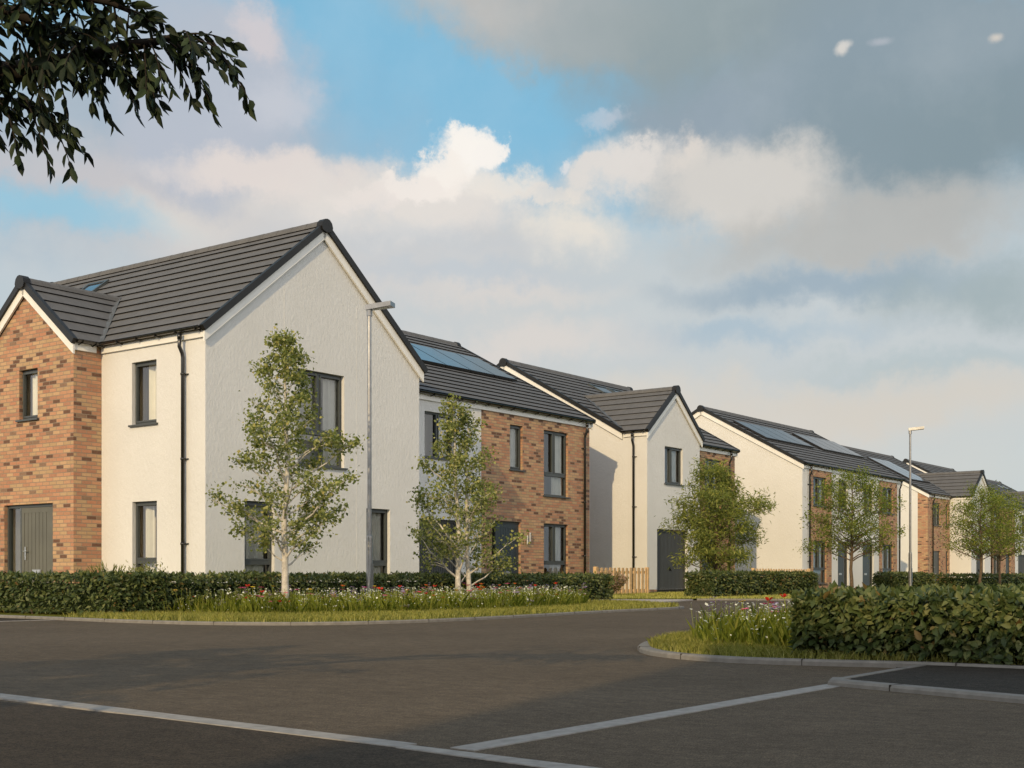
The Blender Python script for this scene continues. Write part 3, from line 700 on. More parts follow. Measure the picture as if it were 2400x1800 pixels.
# ------------------------------------------------------------------ ground, road, kerbs
tag(sheet('ground', [(-400, -400), (1500, -400), (1500, 1500), (-400, 1500)], -.03, M['lawn']), kind='structure')
sheet('road', [(-60, -40), (170, -40), (170, 16), (9.9, 16), (9.9, 80), (-60, 80)], 0, M['asphalt'])
NK = [(9.72, 80), (9.72, 16.9), (9.66, 14.3), (9.56, 12.8), (9.68, 11.55), (10.06, 10.72), (10.7, 10.2), (11.8, 9.96), (13.6, 10.03), (16.4, 10.38), (18.7, 10.5), (19.45, 10.66), (19.75, 10.9), (20.0, 11.25), (20.4, 11.7), (20.9, 12.2), (21.3, 12.7)]
FK = [(26.24, 14.05), (26.6, 13.5), (27.0, 12.7), (27.5, 11.9), (28.3, 11.2), (30, 10.8), (34, 10.7), (170, 10.7)]
SK = [(170, 5.6), (60, 5.6), (20, 5.6), (11, 5.6), (9.9, 5.5), (9.16, 5.33), (8.36, 4.98), (7.87, 4.6), (7.6, 4.22), (7.47, 3.76), (7.52, 3.28), (7.66, 2.75), (7.72, 2.4), (7.72, -25)]
def smooth_path(p, n=4):
    out = []
    P = [Vector((*q, 0)) for q in p]
    for i in range(len(P)-1):
        a, b, c, d = P[max(i-1, 0)], P[i], P[i+1], P[min(i+2, len(P)-1)]
        L = (c-b).length; t1 = (c-a)*.5; t2 = (d-b)*.5
        for t in (t1, t2):
            if t.length > L: t.length = L
        for k in range(n):
            t = k/n; h = (2*t**3-3*t*t+1)*b+(t**3-2*t*t+t)*t1+(-2*t**3+3*t*t)*c+(t**3-t*t)*t2
            out.append((h.x, h.y))
    out.append((P[-1].x, P[-1].y)); return out
def offset(path, d):
    o = []
    for i in range(len(path)):
        a = Vector(path[max(i-1, 0)]); b = Vector(path[min(i+1, len(path)-1)]); t = (b-a).normalized(); o.append((path[i][0]-t.y*d, path[i][1]+t.x*d))
    return o
def kerb(path, w=.09, h=.038, side=1, name='kerb'):
    inn = offset(path, side*w); mb = MB(); b = .012; lip = offset(path, side*b)
    for i in range(len(path)-1):
        p, q = path[i], path[i+1]; pi, qi = inn[i], inn[i+1]; pl, ql = lip[i], lip[i+1]
        mb.face([(*p, -.01), (*q, -.01), (*q, h-b), (*p, h-b)]); mb.face([(*p, h-b), (*q, h-b), (*ql, h), (*pl, h)])
        mb.face([(*pl, h), (*ql, h), (*qi, h), (*pi, h)]); mb.face([(*pi, h), (*qi, h), (*qi, 0), (*pi, 0)])
    run = 0
    for i in range(len(path)-1):           # a joint every 0.9 m
        p, q = Vector(path[i]), Vector(path[i+1]); L = (q-p).length; t = (q-p)/L; n = Vector((-t.y, t.x))*side
        while run < L:
            c = p+t*run
            if c.length < 45:
                e = t*.0022; A = [c-e-n*.002, c+e-n*.002, c+e+n*(w-.002), c-e+n*(w-.002)]
                mb.hexa([(*x, 0) for x in A]+[(*x, h+.0015) for x in A], 1)
            run += .915
        run -= L
    return tag(mb.build(name, [M['concrete'], M['asphalt3']]), kind='structure')
NKs, FKs, SKs = smooth_path(NK), smooth_path(FK), smooth_path(SK)
kerb(NKs, side=1); kerb(FKs, side=1); kerb(SKs, side=1)
ni, fi, si = offset(NKs, .09), offset(FKs, .09), offset(SKs, .09)
sheet('lawn', ni + [(21.45, 13.2), (21.55, 13.9), (21.7, 20.3), (21.4, 20.3), (21.4, 80)], .036, M['lawn'])
sheet('lawn', [(25.3, 20.4), (25.0, 15.7)] + fi + [(170, 80), (25.3, 80)], .036, M['lawn'])
slab('driveway', [(21.35, 12.7), (26.16, 14.1), (25.0, 15.7), (25.3, 20.34), (21.7, 20.34), (21.55, 13.9), (21.45, 13.2)], .026, M['gravel'])
sheet('lawn', si[:-1] + [(7.81, 2.4), (7.81, -25), (170, -25)], .036, M['lawn'])
sheet('parking_bay', [(3.3, 13.5), (-40, 13.5), (-40, -30), (2.2, -30), (3.05, 2.1), (3.2, 2.7)], .004, M['asphalt2'])
sheet('footpath', [(6.3, 2.6), (7.72, 2.6), (7.72, -25), (3.0, -25), (5.9, 1.5)], .022, M['asphalt3'])
sheet('footpath', [(6.6, 14.4), (9.66, 14.34), (9.72, 60), (6.6, 60)], .004, M['asphalt2'])
slab('parking_line', [(3.29, 5.3), (3.42, 5.45), (4.1, 14), (3.97, 14)], .0075, M['linepaint'])
slab('parking_line', [(3.29, 5.3), (3.42, 5.45), (3.215, 2.76), (3.115, 2.76)], .0075, M['linepaint'])
slab('parking_line', [(3.105, 2.755), (3.175, 2.755), (3.12, 2.0), (2.6, -10), (2.5, -10), (3.02, 2.0)], .0075, M['linepaint'])
slab('parking_line', [(3.215, 2.52), (3.225, 2.625), (6.36, 2.605), (6.3, 2.5)], .004, M['linepaint'])
slab('parking_line', [(6.6, 14.36), (9.68, 14.3), (9.68, 14.36), (6.6, 14.42)], .0075, M['linepaint'])
kerb([(6.42, 2.62), (7.66, 2.62)], w=.065, h=.026, side=-1)
kerb([(2.6, -25), (5.83, 1.5), (6.22, 2.58), (6.40, 2.64)], w=.105, h=.03, side=-1)

# ------------------------------------------------------------------ hedges
def pts_on_path(path, n, dens=None):
    P = np.array(path); seg = np.diff(P, axis=0); L = np.linalg.norm(seg, axis=1); cum = np.concatenate([[0], np.cumsum(L)])
    s = rng.uniform(0, cum[-1], n) if dens is None else np.interp(rng.uniform(0, 1, n), *dens(cum))
    i = np.clip(np.searchsorted(cum, s)-1, 0, len(L)-1); t = (s-cum[i])/L[i]; pos = P[i]+seg[i]*t[:, None]; tan = seg[i]/L[i][:, None]
    return pos, np.stack([-tan[:, 1], tan[:, 0]], 1), s, cum[-1]
def hedge(label, paths, w, h, N, leaf, group, top_share=.38, fine=False, base=.06, dens=None, wob=.016):
    paths = paths if isinstance(paths[0], list) else [paths]
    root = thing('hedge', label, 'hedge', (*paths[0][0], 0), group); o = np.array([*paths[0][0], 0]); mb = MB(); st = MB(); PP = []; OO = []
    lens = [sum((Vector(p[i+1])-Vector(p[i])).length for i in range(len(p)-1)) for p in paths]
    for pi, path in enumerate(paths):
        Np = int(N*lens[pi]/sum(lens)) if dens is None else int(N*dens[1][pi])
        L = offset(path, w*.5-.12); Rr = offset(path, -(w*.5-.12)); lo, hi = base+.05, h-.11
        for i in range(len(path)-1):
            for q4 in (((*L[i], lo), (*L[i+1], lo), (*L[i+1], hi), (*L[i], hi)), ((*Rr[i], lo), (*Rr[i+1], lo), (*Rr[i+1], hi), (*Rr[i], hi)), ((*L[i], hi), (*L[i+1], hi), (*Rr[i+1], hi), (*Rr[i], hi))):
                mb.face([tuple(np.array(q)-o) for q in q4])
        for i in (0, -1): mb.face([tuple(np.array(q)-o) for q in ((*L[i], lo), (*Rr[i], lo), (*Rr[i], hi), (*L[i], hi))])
        ns = int(min(70, lens[pi]/.22)); p, nn, s, _ = pts_on_path(path, ns)
        for k in range(ns):
            a = p[k]+nn[k]*rng.uniform(-w*.4, w*.4); bx, by = rng.normal(size=2)*.04
            st.tube([(a[0]-o[0], a[1]-o[1], .02), (a[0]-o[0]+bx, a[1]-o[1]+by, h*.4)], [.014, .008], 5)
        n1 = int(Np*top_share); n2 = Np-n1
        p, nn, s, tl = pts_on_path(path, Np, dens[0] if dens else None); z = np.empty(Np); off = np.empty(Np); out = np.zeros((Np, 3))
        off[:n1] = rng.uniform(-.5, .5, n1)*w; z[:n1] = h-.015+rng.normal(0, .014, n1)-.07*rng.random(n1)**2; out[:n1, 2] = 1
        sg = np.where(rng.random(n2) < .5, -1, 1); depth = np.abs(rng.normal(0, .04, n2))
        z[n1:] = base+(h-base)*rng.random(n2)**.8; off[n1:] = sg*(w*.5-depth+.022*np.sin(s[n1:]*5.1+z[n1:]*9))
        out[n1:, :2] = nn[n1:]*sg[:, None]; out[n1:, 2] = .15
        PP.append(np.stack([p[:, 0]+nn[:, 0]*off, p[:, 1]+nn[:, 1]*off, z+wob*np.sin(s*3.3)*.8+wob*.6*np.sin(s*8.7)], 1)); OO.append(out)
        ne = int(Np*w/tl*(1.1 if dens is None else 2.2))+60
        for e, q in ((0, 1), (-1, -2)):
            c = np.array(path[e]); t = c-np.array(path[q]); t = t/np.linalg.norm(t); nrm = np.array([-t[1], t[0]])
            a = rng.uniform(-.5, .5, ne)*w; d = -np.abs(rng.normal(0, .04, ne))+.04
            PP.append(np.stack([c[0]+nrm[0]*a+t[0]*d, c[1]+nrm[1]*a+t[1]*d, base+(h-base)*rng.random(ne)**.8], 1)); OO.append(np.tile([t[0], t[1], .15], (ne, 1)))
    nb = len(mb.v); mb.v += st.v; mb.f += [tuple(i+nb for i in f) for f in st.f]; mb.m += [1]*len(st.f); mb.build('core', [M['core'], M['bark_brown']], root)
    pos = np.concatenate(PP); out = np.concatenate(OO)
    dirv = out*.55 + rng.normal(size=pos.shape)*.55; dirv[:, 2] -= .4*(1-np.abs(out[:, 2])); dirv[:, 2] += .12
    sz = leaf*rng.uniform(.4, 1.3, len(pos))
    V, k, F = leaves(pos-o, dirv, sz, .55, .2, fine, up=out+np.array([0, 0, .3]), jit=.55)
    bulk('foliage', V, k, F, M['leaf_hedge'], root)
    return root
HGp = 'clipped hedges'
lpath = [[(10.62, 23), (10.62, 18), (10.6, 15.6), (10.58, 13.85)], smooth_path([(10.5, 14.2), (14, 14.3), (18, 14.5), (23.0, 14.78)], 3)]
hedge('long clipped hedge bending round the corner in front of the nearest white house', lpath, .85, .57, 40000, .068, HGp)
hedge('clipped hedge on the far lawn, right of the garage door, before the lit white gable', [(28.2, 15.0), (31, 15.1), (35.1, 15.3)], .8, .64, 8500, .082, HGp)
hedge('short clipped hedge behind the far lamp post, in front of the two-door pair', [(42.6, 15.6), (44.4, 15.6), (46.4, 15.6)], .8, .64, 3600, .095, HGp)
hedge('clipped hedge before the brick-fronted house, beyond the far lamp post', [(49.4, 15.7), (56, 15.7), (78, 15.8)], .85, .6, 8000, .115, HGp)
# nearest hedge: dense leaves where it is close
def near_dens(cum):
    tot = cum[-1]; xs = np.linspace(0, tot, 200); w = 1/(1+np.maximum(0, xs-4)**2*.06); c = np.cumsum(w); c = (c-c[0])/(c[-1]-c[0]); return c, xs
npath = [[(8.2, 3.40), (8.2, 2), (8.2, 0), (8.2, -3)], [(8.0, 2.98), (12, 3.03), (20, 3.08), (34, 3.15)]]
hedge('nearest and leafiest clipped hedge, right foreground beside the dark footpath', npath, .86, .435, 50000, .062, HGp, fine=True, dens=(near_dens, (.5, .5)), wob=.01)

# ------------------------------------------------------------------ grass and meadow
def inside(poly, P):
    x, y = P[:, 0], P[:, 1]; c = np.zeros(len(P), bool); n = len(poly); j = n-1
    for i in range(n):
        xi, yi = poly[i]; xj, yj = poly[j]
        m = ((yi > y) != (yj > y)) & (x < (xj-xi)*(y-yi)/((yj-yi)+1e-12)+xi); c ^= m; j = i
    return c
def scatter(poly, n):
    A = np.array(poly); lo, hi = A.min(0), A.max(0); out = np.empty((0, 2))
    while len(out) < n:
        P = rng.uniform(lo, hi, (n*2, 2)); out = np.concatenate([out, P[inside(poly, P)]])
    return out[:n]
def blades(P, h, w, lean=.5, z=.03, mat=None, name='grass', parent=None):
    N = len(P); a = rng.uniform(0, 2*math.pi, N); H = h*rng.uniform(.5, 1.25, N); d = np.stack([np.cos(a), np.sin(a)], 1); l = rng.uniform(.1, lean, N)*H
    s = np.stack([-d[:, 1], d[:, 0]], 1)*w*.5; b = np.concatenate([P, np.full((N, 1), z)], 1)
    S = np.concatenate([s, np.zeros((N, 1))], 1); D = np.concatenate([d*l[:, None], H[:, None]], 1); D2 = np.concatenate([d*l[:, None]*.35, H[:, None]*.55], 1)
    V = np.stack([b-S, b+S, b+D2+S*.7, b+D, b+D2-S*.7], 1).reshape(-1, 3)
    return bulk(name, V, 5, [(0, 1, 2, 3, 4)], mat or M['grass'], parent)
strip = [p for p in ni if p[1] < 14.5] + [(21.2, 13.3), (20.6, 14.1), (14, 13.8), (11.2, 13.7), (10.3, 14.2)]
P = scatter(strip, 60000); tag(blades(P, .075, .006, .8), kind='stuff')
isl = [p for p in si if p[0] < 13] + [(7.9, 2.6), (8.4, 3.5), (9, 3.7), (13, 3.7)]
P = scatter(isl, 46000); tag(blades(P, .06, .0036, .9), kind='stuff')
P = scatter([(25.0, 15.7), (26.3, 14.1), (27.6, 12.2), (29, 11.0), (40, 10.8), (40, 20.3), (25.2, 20.3)], 22000); tag(blades(P, .05, .014, .6), kind='stuff')

def heads(P, z, r, mats, share, nm, petals=6):
    pass
def meadow(name, poly, nb, nw, h, bw, wr, dens_edge=None):
    P = scatter(poly, nb); root = thing(name, None, None)
    tag(root, kind='stuff')
    hh = h*np.ones(len(P))
    sc_ = .3+.75*rng.random(len(P))**2; blades(P, h*sc_, bw, .75, .03, M['meadow'], 'blade', root)
    # white umbels and daisies on thin stalks
    Q = scatter(poly, nw); H = h*rng.uniform(.3, 1.4, nw); st = np.empty((nw*3, 3)); 
    a = rng.uniform(0, 6.28, nw); lx = np.cos(a)*H*.12; ly = np.sin(a)*H*.12
    V = []; 
    top = np.stack([Q[:, 0]+lx, Q[:, 1]+ly, H], 1); b = np.concatenate([Q, np.full((nw, 1), .03)], 1); s = np.array([.0018*RT[0], .0018*RT[1], 0])*(bw/.004)
    V = np.stack([b-s, b+s, top+s*.6, top-s*.6], 1).reshape(-1, 3); bulk('stalk', V, 4, [(0, 1, 2, 3)], M['meadow'], root)
    n = 6; r = wr*rng.uniform(.6, 1.3, nw); ang = np.arange(n)*2*math.pi/n
    tilt = rng.normal(0, .35, (nw, 2)); ring = []
    for k in range(n):
        dx, dy = np.cos(ang[k])*r, np.sin(ang[k])*r; ring.append(np.stack([top[:, 0]+dx, top[:, 1]+dy, top[:, 2]+dx*tilt[:, 0]+dy*tilt[:, 1]+(.25*r if k % 2 else 0)], 1))
    V = np.stack(ring, 1).reshape(-1, 3); bulk('flower_head', V, n, [tuple(range(n))], M['petal_white'], root)
    return root
bedL = [(10.9, 13.75), (11.2, 12.3), (12.6, 11.5), (15, 11.3), (18, 11.8), (19.4, 12.6), (20.0, 14.1), (15, 13.95), (11.5, 13.7)]
bedR = [(8.25, 4.25), (8.8, 4.75), (9.6, 5.1), (11, 5.3), (12.5, 5.2), (12.5, 3.6), (9.2, 3.55), (8.05, 3.6)]
meadow('wildflower_meadow', bedL, 24000, 3600, .28, .0036, .0125)
meadow('wildflower_meadow', bedR, 9000, 1100, .25, .002, .0105)

def bloom_proto(kind, near):
    """one flower: stem carrying a bloom"""
    root = thing('flower', None, None); H = .3
    s = MB(); s.tube([(0, 0, 0), (.01, .004, H*.5), (.018, .0, H)], [.0022, .0018, .0015], 5); s.build('stem', M['meadow'], root)
    b = MB(); n = {'red': 5, 'pink': 8, 'yellow': 8, 'orange': 7, 'lilac': 4}[kind]; rr = {'red': .03, 'pink': .034, 'yellow': .028, 'orange': .028, 'lilac': .02}[kind]
    def one(cx, cy, cz, r, cup, turn=0):
        for k in range(n):
            t = 2*math.pi*k/n+turn; w = math.pi/n*.95
            P = [(cx+math.cos(t)*.1*r, cy+math.sin(t)*.1*r, cz)]
            for f, q in ((-1, .62), (-.62, 1), (0, 1.06), (.62, 1), (1, .62)): P.append((cx+math.cos(t+w*f)*r*q, cy+math.sin(t+w*f)*r*q, cz+cup*r*q*q))
            b.face(P)
        m = 6; b.face([(cx+math.cos(6.283*k/m)*r*.26, cy+math.sin(6.283*k/m)*r*.26, cz+.12*r) for k in range(m)], 1)
    if kind == 'lilac':
        for k in range(9): one(.018+rnd.uniform(-.03, .03), rnd.uniform(-.03, .03), H-.02+rnd.uniform(-.045, .035), rr, .2, rnd.random())
    else: one(.018, 0, H, rr, {'red': .75, 'pink': .3, 'yellow': .25, 'orange': .5}[kind])
    b.build('bloom', [M['petal_'+kind], M['petal_yellow'] if kind in ('pink', 'lilac', 'yellow') else M['core']], root)
    return root
FL = {'red': 'red poppy flower', 'pink': 'pink daisy-like flower', 'yellow': 'yellow daisy-like flower', 'orange': 'orange poppy flower', 'lilac': 'lilac flower cluster'}
for where, poly, cnt, hz, sc in (('in the flower bed before the long corner hedge', bedL, dict(red=30, pink=70, yellow=30, orange=30, lilac=90), (.13, .40), 1.2),
                             ('in the small flower bed at the near road island', bedR, dict(red=8, pink=16, yellow=8, orange=6, lilac=14), (.14, .38), 1.1)):
    for kind, c in cnt.items():
        pr = bloom_proto(kind, sc < 1); Q = scatter(poly, c)
        for i in range(c):
            f = pr if i == 0 else copy_tree(pr)
            s = rnd.uniform(*hz)/.3; f.location = (Q[i][0], Q[i][1], .03); k = sc*rnd.uniform(.8, 1.2); f.scale = (k, k, s)
            f.rotation_euler = (rnd.uniform(-.15, .15), rnd.uniform(-.15, .15), rnd.random()*6.28)
            tag(f, FL[kind]+' '+where, 'flower', FL[kind].replace('flower', 'flowers').replace(' clusters', '')+' '+where)

# ------------------------------------------------------------------ trees
def tree(label, loc, H, spread, clear, trunk_r, bark, leafm, nleaf, lsize, lwidth=.7, limbs=22, shape='cone', group='young street trees', seed=1, lean=(0, 0), stems=1, droop=.2, lim_up=.75, clus=.10, name='tree'):
    rr = random.Random(seed); rg = np.random.default_rng(seed)
    root = thing(name, label, 'tree', (*loc, 0), group); T = MB(); tips = []
    for sidx in range(stems):
        ox = (sidx*.16, sidx*-.05) if stems > 1 else (0, 0); Hs = H*(1-.06*sidx); tr = trunk_r*(1-.12*sidx)
        n = 9; tp = []
        for i in range(n+1):
            t = i/n; tp.append(Vector((ox[0]*(1+t*.8)+lean[0]*t+rr.uniform(-1, 1)*.03*H/4*(t > .1), ox[1]+lean[1]*t+rr.uniform(-1, 1)*.03*H/4*(t > .1), Hs*.97*t)))
        T.tube(tp, [tr*(1.25 if i == 0 else 1)*(1-.93*i/n)+.004 for i in range(n+1)], 9)
        def at(z):
            t = max(0, min(.999, z/(Hs*.97)))*n; i = int(t); return tp[i].lerp(tp[i+1], t-i), tr*(1-.93*t/n)+.004
        nl = limbs//stems
        for k in range(nl):
            t = (k+rr.random()*.8)/nl; z = clear+(Hs*.96-clear)*t**1.05; p, r0 = at(z)
            if shape == 'cone': Rm = spread*(1-t)**.92*(.8+.2*min(1, t*5))+.07
            elif shape == 'round': Rm = spread*math.sqrt(max(.03, 1-(1.75*t-.5)**2*.62))
            else: Rm = spread*(.55+.45*math.sin(math.pi*min(1, t*1.15+.12)))*(1-.55*max(0, t-.6))
            Rm *= rr.uniform(.6, 1.12); a = k*2.4+rr.uniform(-.5, .5); d = Vector((math.cos(a), math.sin(a), 0)); up = lim_up*rr.uniform(.65, 1.3)
            pts = [p]; m = 5; cur = p.copy()
            for i in range(1, m+1):
                s = i/m; cur = p + d*Rm*s + Vector((0, 0, Rm*up*(s-droop*s*s))) + Vector((rr.uniform(-1, 1), rr.uniform(-1, 1), rr.uniform(-1, 1)))*.035*Rm
                pts.append(cur.copy())
            rl = max(.004, min(r0*.5, Rm*.022)); T.tube(pts, [rl*(1-.8*i/m) for i in range(m+1)], 6, caps=False)
            tips.append((pts[-1], d, .8))
            nt = max(3, int(7*Rm/spread*1.2))
            for q in range(nt):
                s = rr.uniform(.22, 1)*m; i = min(m-1, int(s)); b = pts[i].lerp(pts[i+1], s-i); a2 = a+rr.choice((-1, 1))*rr.uniform(.5, 1.3)
                l = Rm*rr.uniform(.18, .42)*(1.15-.5*s/m); e = b+Vector((math.cos(a2)*l, math.sin(a2)*l, l*rr.uniform(.1, .9)))
                mid = b.lerp(e, .5)+Vector((0, 0, l*.08)); T.tube([b, mid, e], [rl*.45, rl*.3, .0022], 4, caps=False)
                tips += [(e, (e-b).normalized(), 1), (mid, (e-b).normalized(), .7)]
        tips.append((tp[-1], Vector((0, 0, 1)), .8)); tips.append((tp[-2], Vector((0, 0, 1)), .6))
    T.build('trunk', bark, root, smooth=True)
    w = np.array([t[2] for t in tips]); w = w*rg.uniform(.25, 1.6, len(w)); w /= w.sum(); ids = rg.choice(len(tips), nleaf, p=w)
    C = np.array([tuple(t[0]) for t in tips])[ids]; D = np.array([tuple(t[1]) for t in tips])[ids]
    pos = C + rg.normal(size=(nleaf, 3))*clus*np.array([1, 1, .85]); dv = D*.5+rg.normal(size=(nleaf, 3))*.7; dv[:, 2] -= .45
    V, k, F = leaves(pos, dv, lsize*rg.uniform(.6, 1.25, nleaf), lwidth, .25, False); bulk('crown', V, k, F, leafm, root)
    return root
tree('tall pale-barked young tree standing in the flowers before the white gable', (12.37, 13.0), 4.0, 1.16, .66, .052, M['bark_pale'], M['leaf_birch'], 10200, .051, .8, 54, 'cone', seed=5, droop=.05, lim_up=.66, clus=.06)
tree('twin-stemmed pale-barked young tree before the solar-panel house', (17.15, 13.75), 3.7, .98, .34, .05, M['bark_pale'], M['leaf_birch'], 9200, .055, .8, 52, 'cone', seed=8, stems=2, droop=.08, lim_up=.9, clus=.07, lean=(-.1, .05))
tree('dense narrow-leaved bushy tree between the garage wing and the white gable beyond', (31.6, 16.3), 3.55, 1.28, .5, .05, M['bark_brown'], M['leaf_willow'], 15000, .13, .22, 52, 'spindle', seed=12, droop=.45, lim_up=.75, clus=.12)
tree('open-crowned young tree with a brown trunk before the two front doors', (35.75, 14.1), 3.55, 1.26, .95, .055, M['bark_brown'], M['leaf_rowan'], 11500, .076, .42, 60, 'round', seed=21, droop=.35, lim_up=.55, clus=.105)
tree('open-crowned young tree before the white gabled wing at the right, nearer of two', (47.3, 13.8), 3.75, 1.35, 1.05, .055, M['bark_brown'], M['leaf_rowan'], 8500, .082, .42, 54, 'round', seed=22, droop=.35, lim_up=.55, clus=.12)
tree('open-crowned young tree at the right, behind another and before the half brick house', (52.5, 14.6), 3.8, 1.4, 1.05, .05, M['bark_brown'], M['leaf_rowan'], 8000, .09, .42, 54, 'round', seed=23, droop=.35, lim_up=.55, clus=.13)

# the tree, shade darkened into its leaf colour, whose branch hangs into the picture from the left
def overhang():
    root = thing('tree', 'tree with shade-darkened leaves whose branch hangs into the sky at the upper left', 'tree', (-2.5, 4.3, 0)); O = Vector((-2.5, 4.3, 0))
    rr = random.Random(3); T = MB(); L = []      # L: (pos, dir, along)
    cam = lambda X, Z, h: Vector((RT[0]*X+FW[0]*Z, RT[1]*X+FW[1]*Z, h))-O
    px = lambda x, y, Z: cam((x-1200)/2999*Z, Z, EYE+(1350-y)/2999*Z)
    T.tube([(0, 0, 0), (.03, .02, .9), (.0, -.04, 1.7), (.1, .03, 2.6), (.05, .1, 3.4)], [.13, .10, .085, .055, .02], 10)
    def bough(pts, r0, r1):
        T.tube(pts, [r0+(r1-r0)*i/(len(pts)-1) for i in range(len(pts))], 7, caps=False)
    def twig(b, d, l, n, sag=.5):
        """a drooping twig with leaves set along it in two rows"""
        pts = [b]; cur = b.copy(); dd = d.normalized(); m = 6
        for i in range(m):
            dd = (dd+Vector((0, 0, -sag/m))).normalized(); cur = cur+dd*l/m; pts.append(cur.copy())
        T.tube(pts, [.0035-.0026*i/m for i in range(m+1)], 4, caps=False)
        for i in range(n):
            s = (.12+.88*i/max(1, n-1))*m; k = min(m-1, int(s)); p = pts[k].lerp(pts[k+1], s-k); t = (pts[k+1]-pts[k]).normalized()
            sd = t.cross(Vector((rr.uniform(-.4, .4), rr.uniform(-.4, .4), 1))).normalized()*(1 if i % 2 else -1)
            L.append((p, (t*.75+sd*.75+Vector((0, 0, -rr.uniform(.15, .8)))), rr.uniform(.8, 1.2)))
        L.append((pts[-1], dd, 1.1))
    # boughs that reach into the frame
    tip = Vector((0, 0, 1.75))
    B1 = [tip, px(-700, 150, 3.7), px(-250, 190, 3.7), px(40, 168, 3.65), px(180, 142, 3.6), px(300, 108, 3.6), px(370, 97, 3.58), px(425, 78, 3.55)]
    B2 = [Vector((.05, 0, 2.2)), px(-600, -40, 3.5), px(-150, 0, 3.5), px(30, 28, 3.5), px(100, 62, 3.52), px(190, 105, 3.55)]
    B3 = [B1[2], px(-80, 225, 3.7), px(30, 235, 3.7), px(75, 262, 3.72)]
    B4 = [px(-150, -60, 3.45), px(120, -25, 3.45), px(260, 5, 3.45), px(310, 30, 3.45)]
    bough(B1, .05, .004); bough(B2, .035, .004); bough(B3, .012, .003); bough([Vector((.05, .05, 2.6))]+B4, .03, .004)
    r = lambda a, b: rr.uniform(a, b); right = Vector((RT[0], RT[1], 0)); fw = Vector((FW[0], FW[1], 0))
    def along(B, i0, n, lmin, lmax, leafn, sag):
        for k in range(n):
            s = i0+(len(B)-1-i0)*k/max(1, n-1)*.999; i = int(s); b = B[i].lerp(B[min(i+1, len(B)-1)], s-i)
            twig(b, right*r(-.15, 1)+fw*r(-.7, .7)+Vector((0, 0, r(-.7, .5))), r(lmin, lmax), leafn, sag)
    along(B1, 2.2, 34, .10, .24, 9, 1.0); along(B2, 2, 26, .10, .22, 9, .9); along(B3, .5, 12, .10, .2, 9, 1.0); along(B4, .4, 16, .08, .18, 8, .9)
    for (x, y, dx, dz, l) in ((480, 90, 1, -.9, .22), (500, 100, 1, -1.2, .20), (420, 85, .9, -.1, .18), (440, 80, 1, .1, .14), (330, 120, .5, -1.2, .18), (60, 230, .5, -1, .2), (95, 230, .6, -.9, .22), (140, 180, .3, -1, .16), (20, 270, .3, -1, .12), (270, 140, .6, -1, .16), (400, 110, .9, -.8, .17), (380, 100, .8, -1, .17)):
        twig(px(x, y, 3.58), right*dx+Vector((0, 0, dz))+fw*r(-.3, .3), l, 10, .6)
    for k in range(70):     # the thick of the crown at the frame's corner
        x, y = r(-420, 330), r(-180, 150)
        if x > 60 and y > 170-(x-60)*.35: continue
        twig(px(x, y, r(3.35, 3.95)), right*r(-.6, 1)+fw*r(-.8, .8)+Vector((0, 0, r(-1, .3))), r(.1, .22), 9, .7)
    # the rest of the crown, out of frame
    for k in range(150):
        p = Vector((r(-1.7, 1.9), r(-.9, .9), r(1.75, 3.1)))
        if k % 6 == 0: T.tube([Vector((0, 0, r(1.3, 2.6))), p*.55+Vector((0, 0, .8)), p], [.03, .015, .004], 5, caps=False)
        for q in range(3): twig(p, Vector((r(-1, 1), r(-1, 1), r(-.6, .6))), r(.25, .5), 12, .5)
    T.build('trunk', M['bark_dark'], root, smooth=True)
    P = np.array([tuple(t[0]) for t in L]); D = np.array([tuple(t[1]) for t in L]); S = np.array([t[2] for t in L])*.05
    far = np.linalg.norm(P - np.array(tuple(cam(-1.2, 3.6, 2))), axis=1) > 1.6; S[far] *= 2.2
    V, k, F = leaves(P, D, S, .37, .16, True); bulk('crown', V, k, F, M['leaf_shaded'], root)
overhang()

# ------------------------------------------------------------------ shrubs
def shrub(label, loc, w, h, n, ls, lw, mat, spiky, seed, group='garden shrubs'):
    rg = np.random.default_rng(seed); root = thing('shrub', label, 'shrub', (*loc, 0), group); S = MB(); tips = []
    for k in range(26):
        a = rg.uniform(0, 6.28); q = rg.uniform(.1, 1)**.6; e = np.array([math.cos(a)*w*.5*q, math.sin(a)*w*.5*q, h*(1-.35*q*q)*rg.uniform(.75, 1.08)])
        S.tube([(0, 0, 0), tuple(e*np.array([.4, .4, .55])), tuple(e)], [.009, .006, .002], 4, caps=False); tips.append(e)
    S.build('stem', M['bark_brown'], root); tips = np.array(tips); ids = rg.integers(0, len(tips), n); t = rg.uniform(.35, 1.03, n)[:, None]
    pos = tips[ids]*t+rg.normal(size=(n, 3))*w*(.03 if spiky else .07); d = tips[ids]/np.linalg.norm(tips[ids], axis=1, keepdims=True)+rg.normal(size=(n, 3))*(.5 if spiky else .9)
    V, k, F = leaves(pos, d, ls*rg.uniform(.6, 1.3, n), lw, .2); bulk('foliage', V, k, F, mat, root)
shrub('feathery pale green shrub behind the long hedge, left of the round one', (13.0, 17.9), .75, .72, 1500, .10, .16, M['leaf_shrub'], True, 4)
shrub('round yellow-green shrub behind the long hedge under the white house window', (13.5, 17.55), .95, .74, 2600, .06, .4, M['leaf_shrub'], False, 5)
shrub('pinkish flowering shrub in front of the bare wood fence', (29.35, 18.3), 1.0, .68, 2600, .07, .35, M['leaf_pink'], True, 6)
shrub('low green shrub at the hedge end beside the pinkish one', (28.6, 18.35), .8, .55, 1500, .08, .45, M['leaf_willow'], False, 7)
shrub('small feathery plant under the solar-panel house downpipe', (28.6, 18.9), .7, .66, 800, .09, .18, M['leaf_pink'], True, 8)

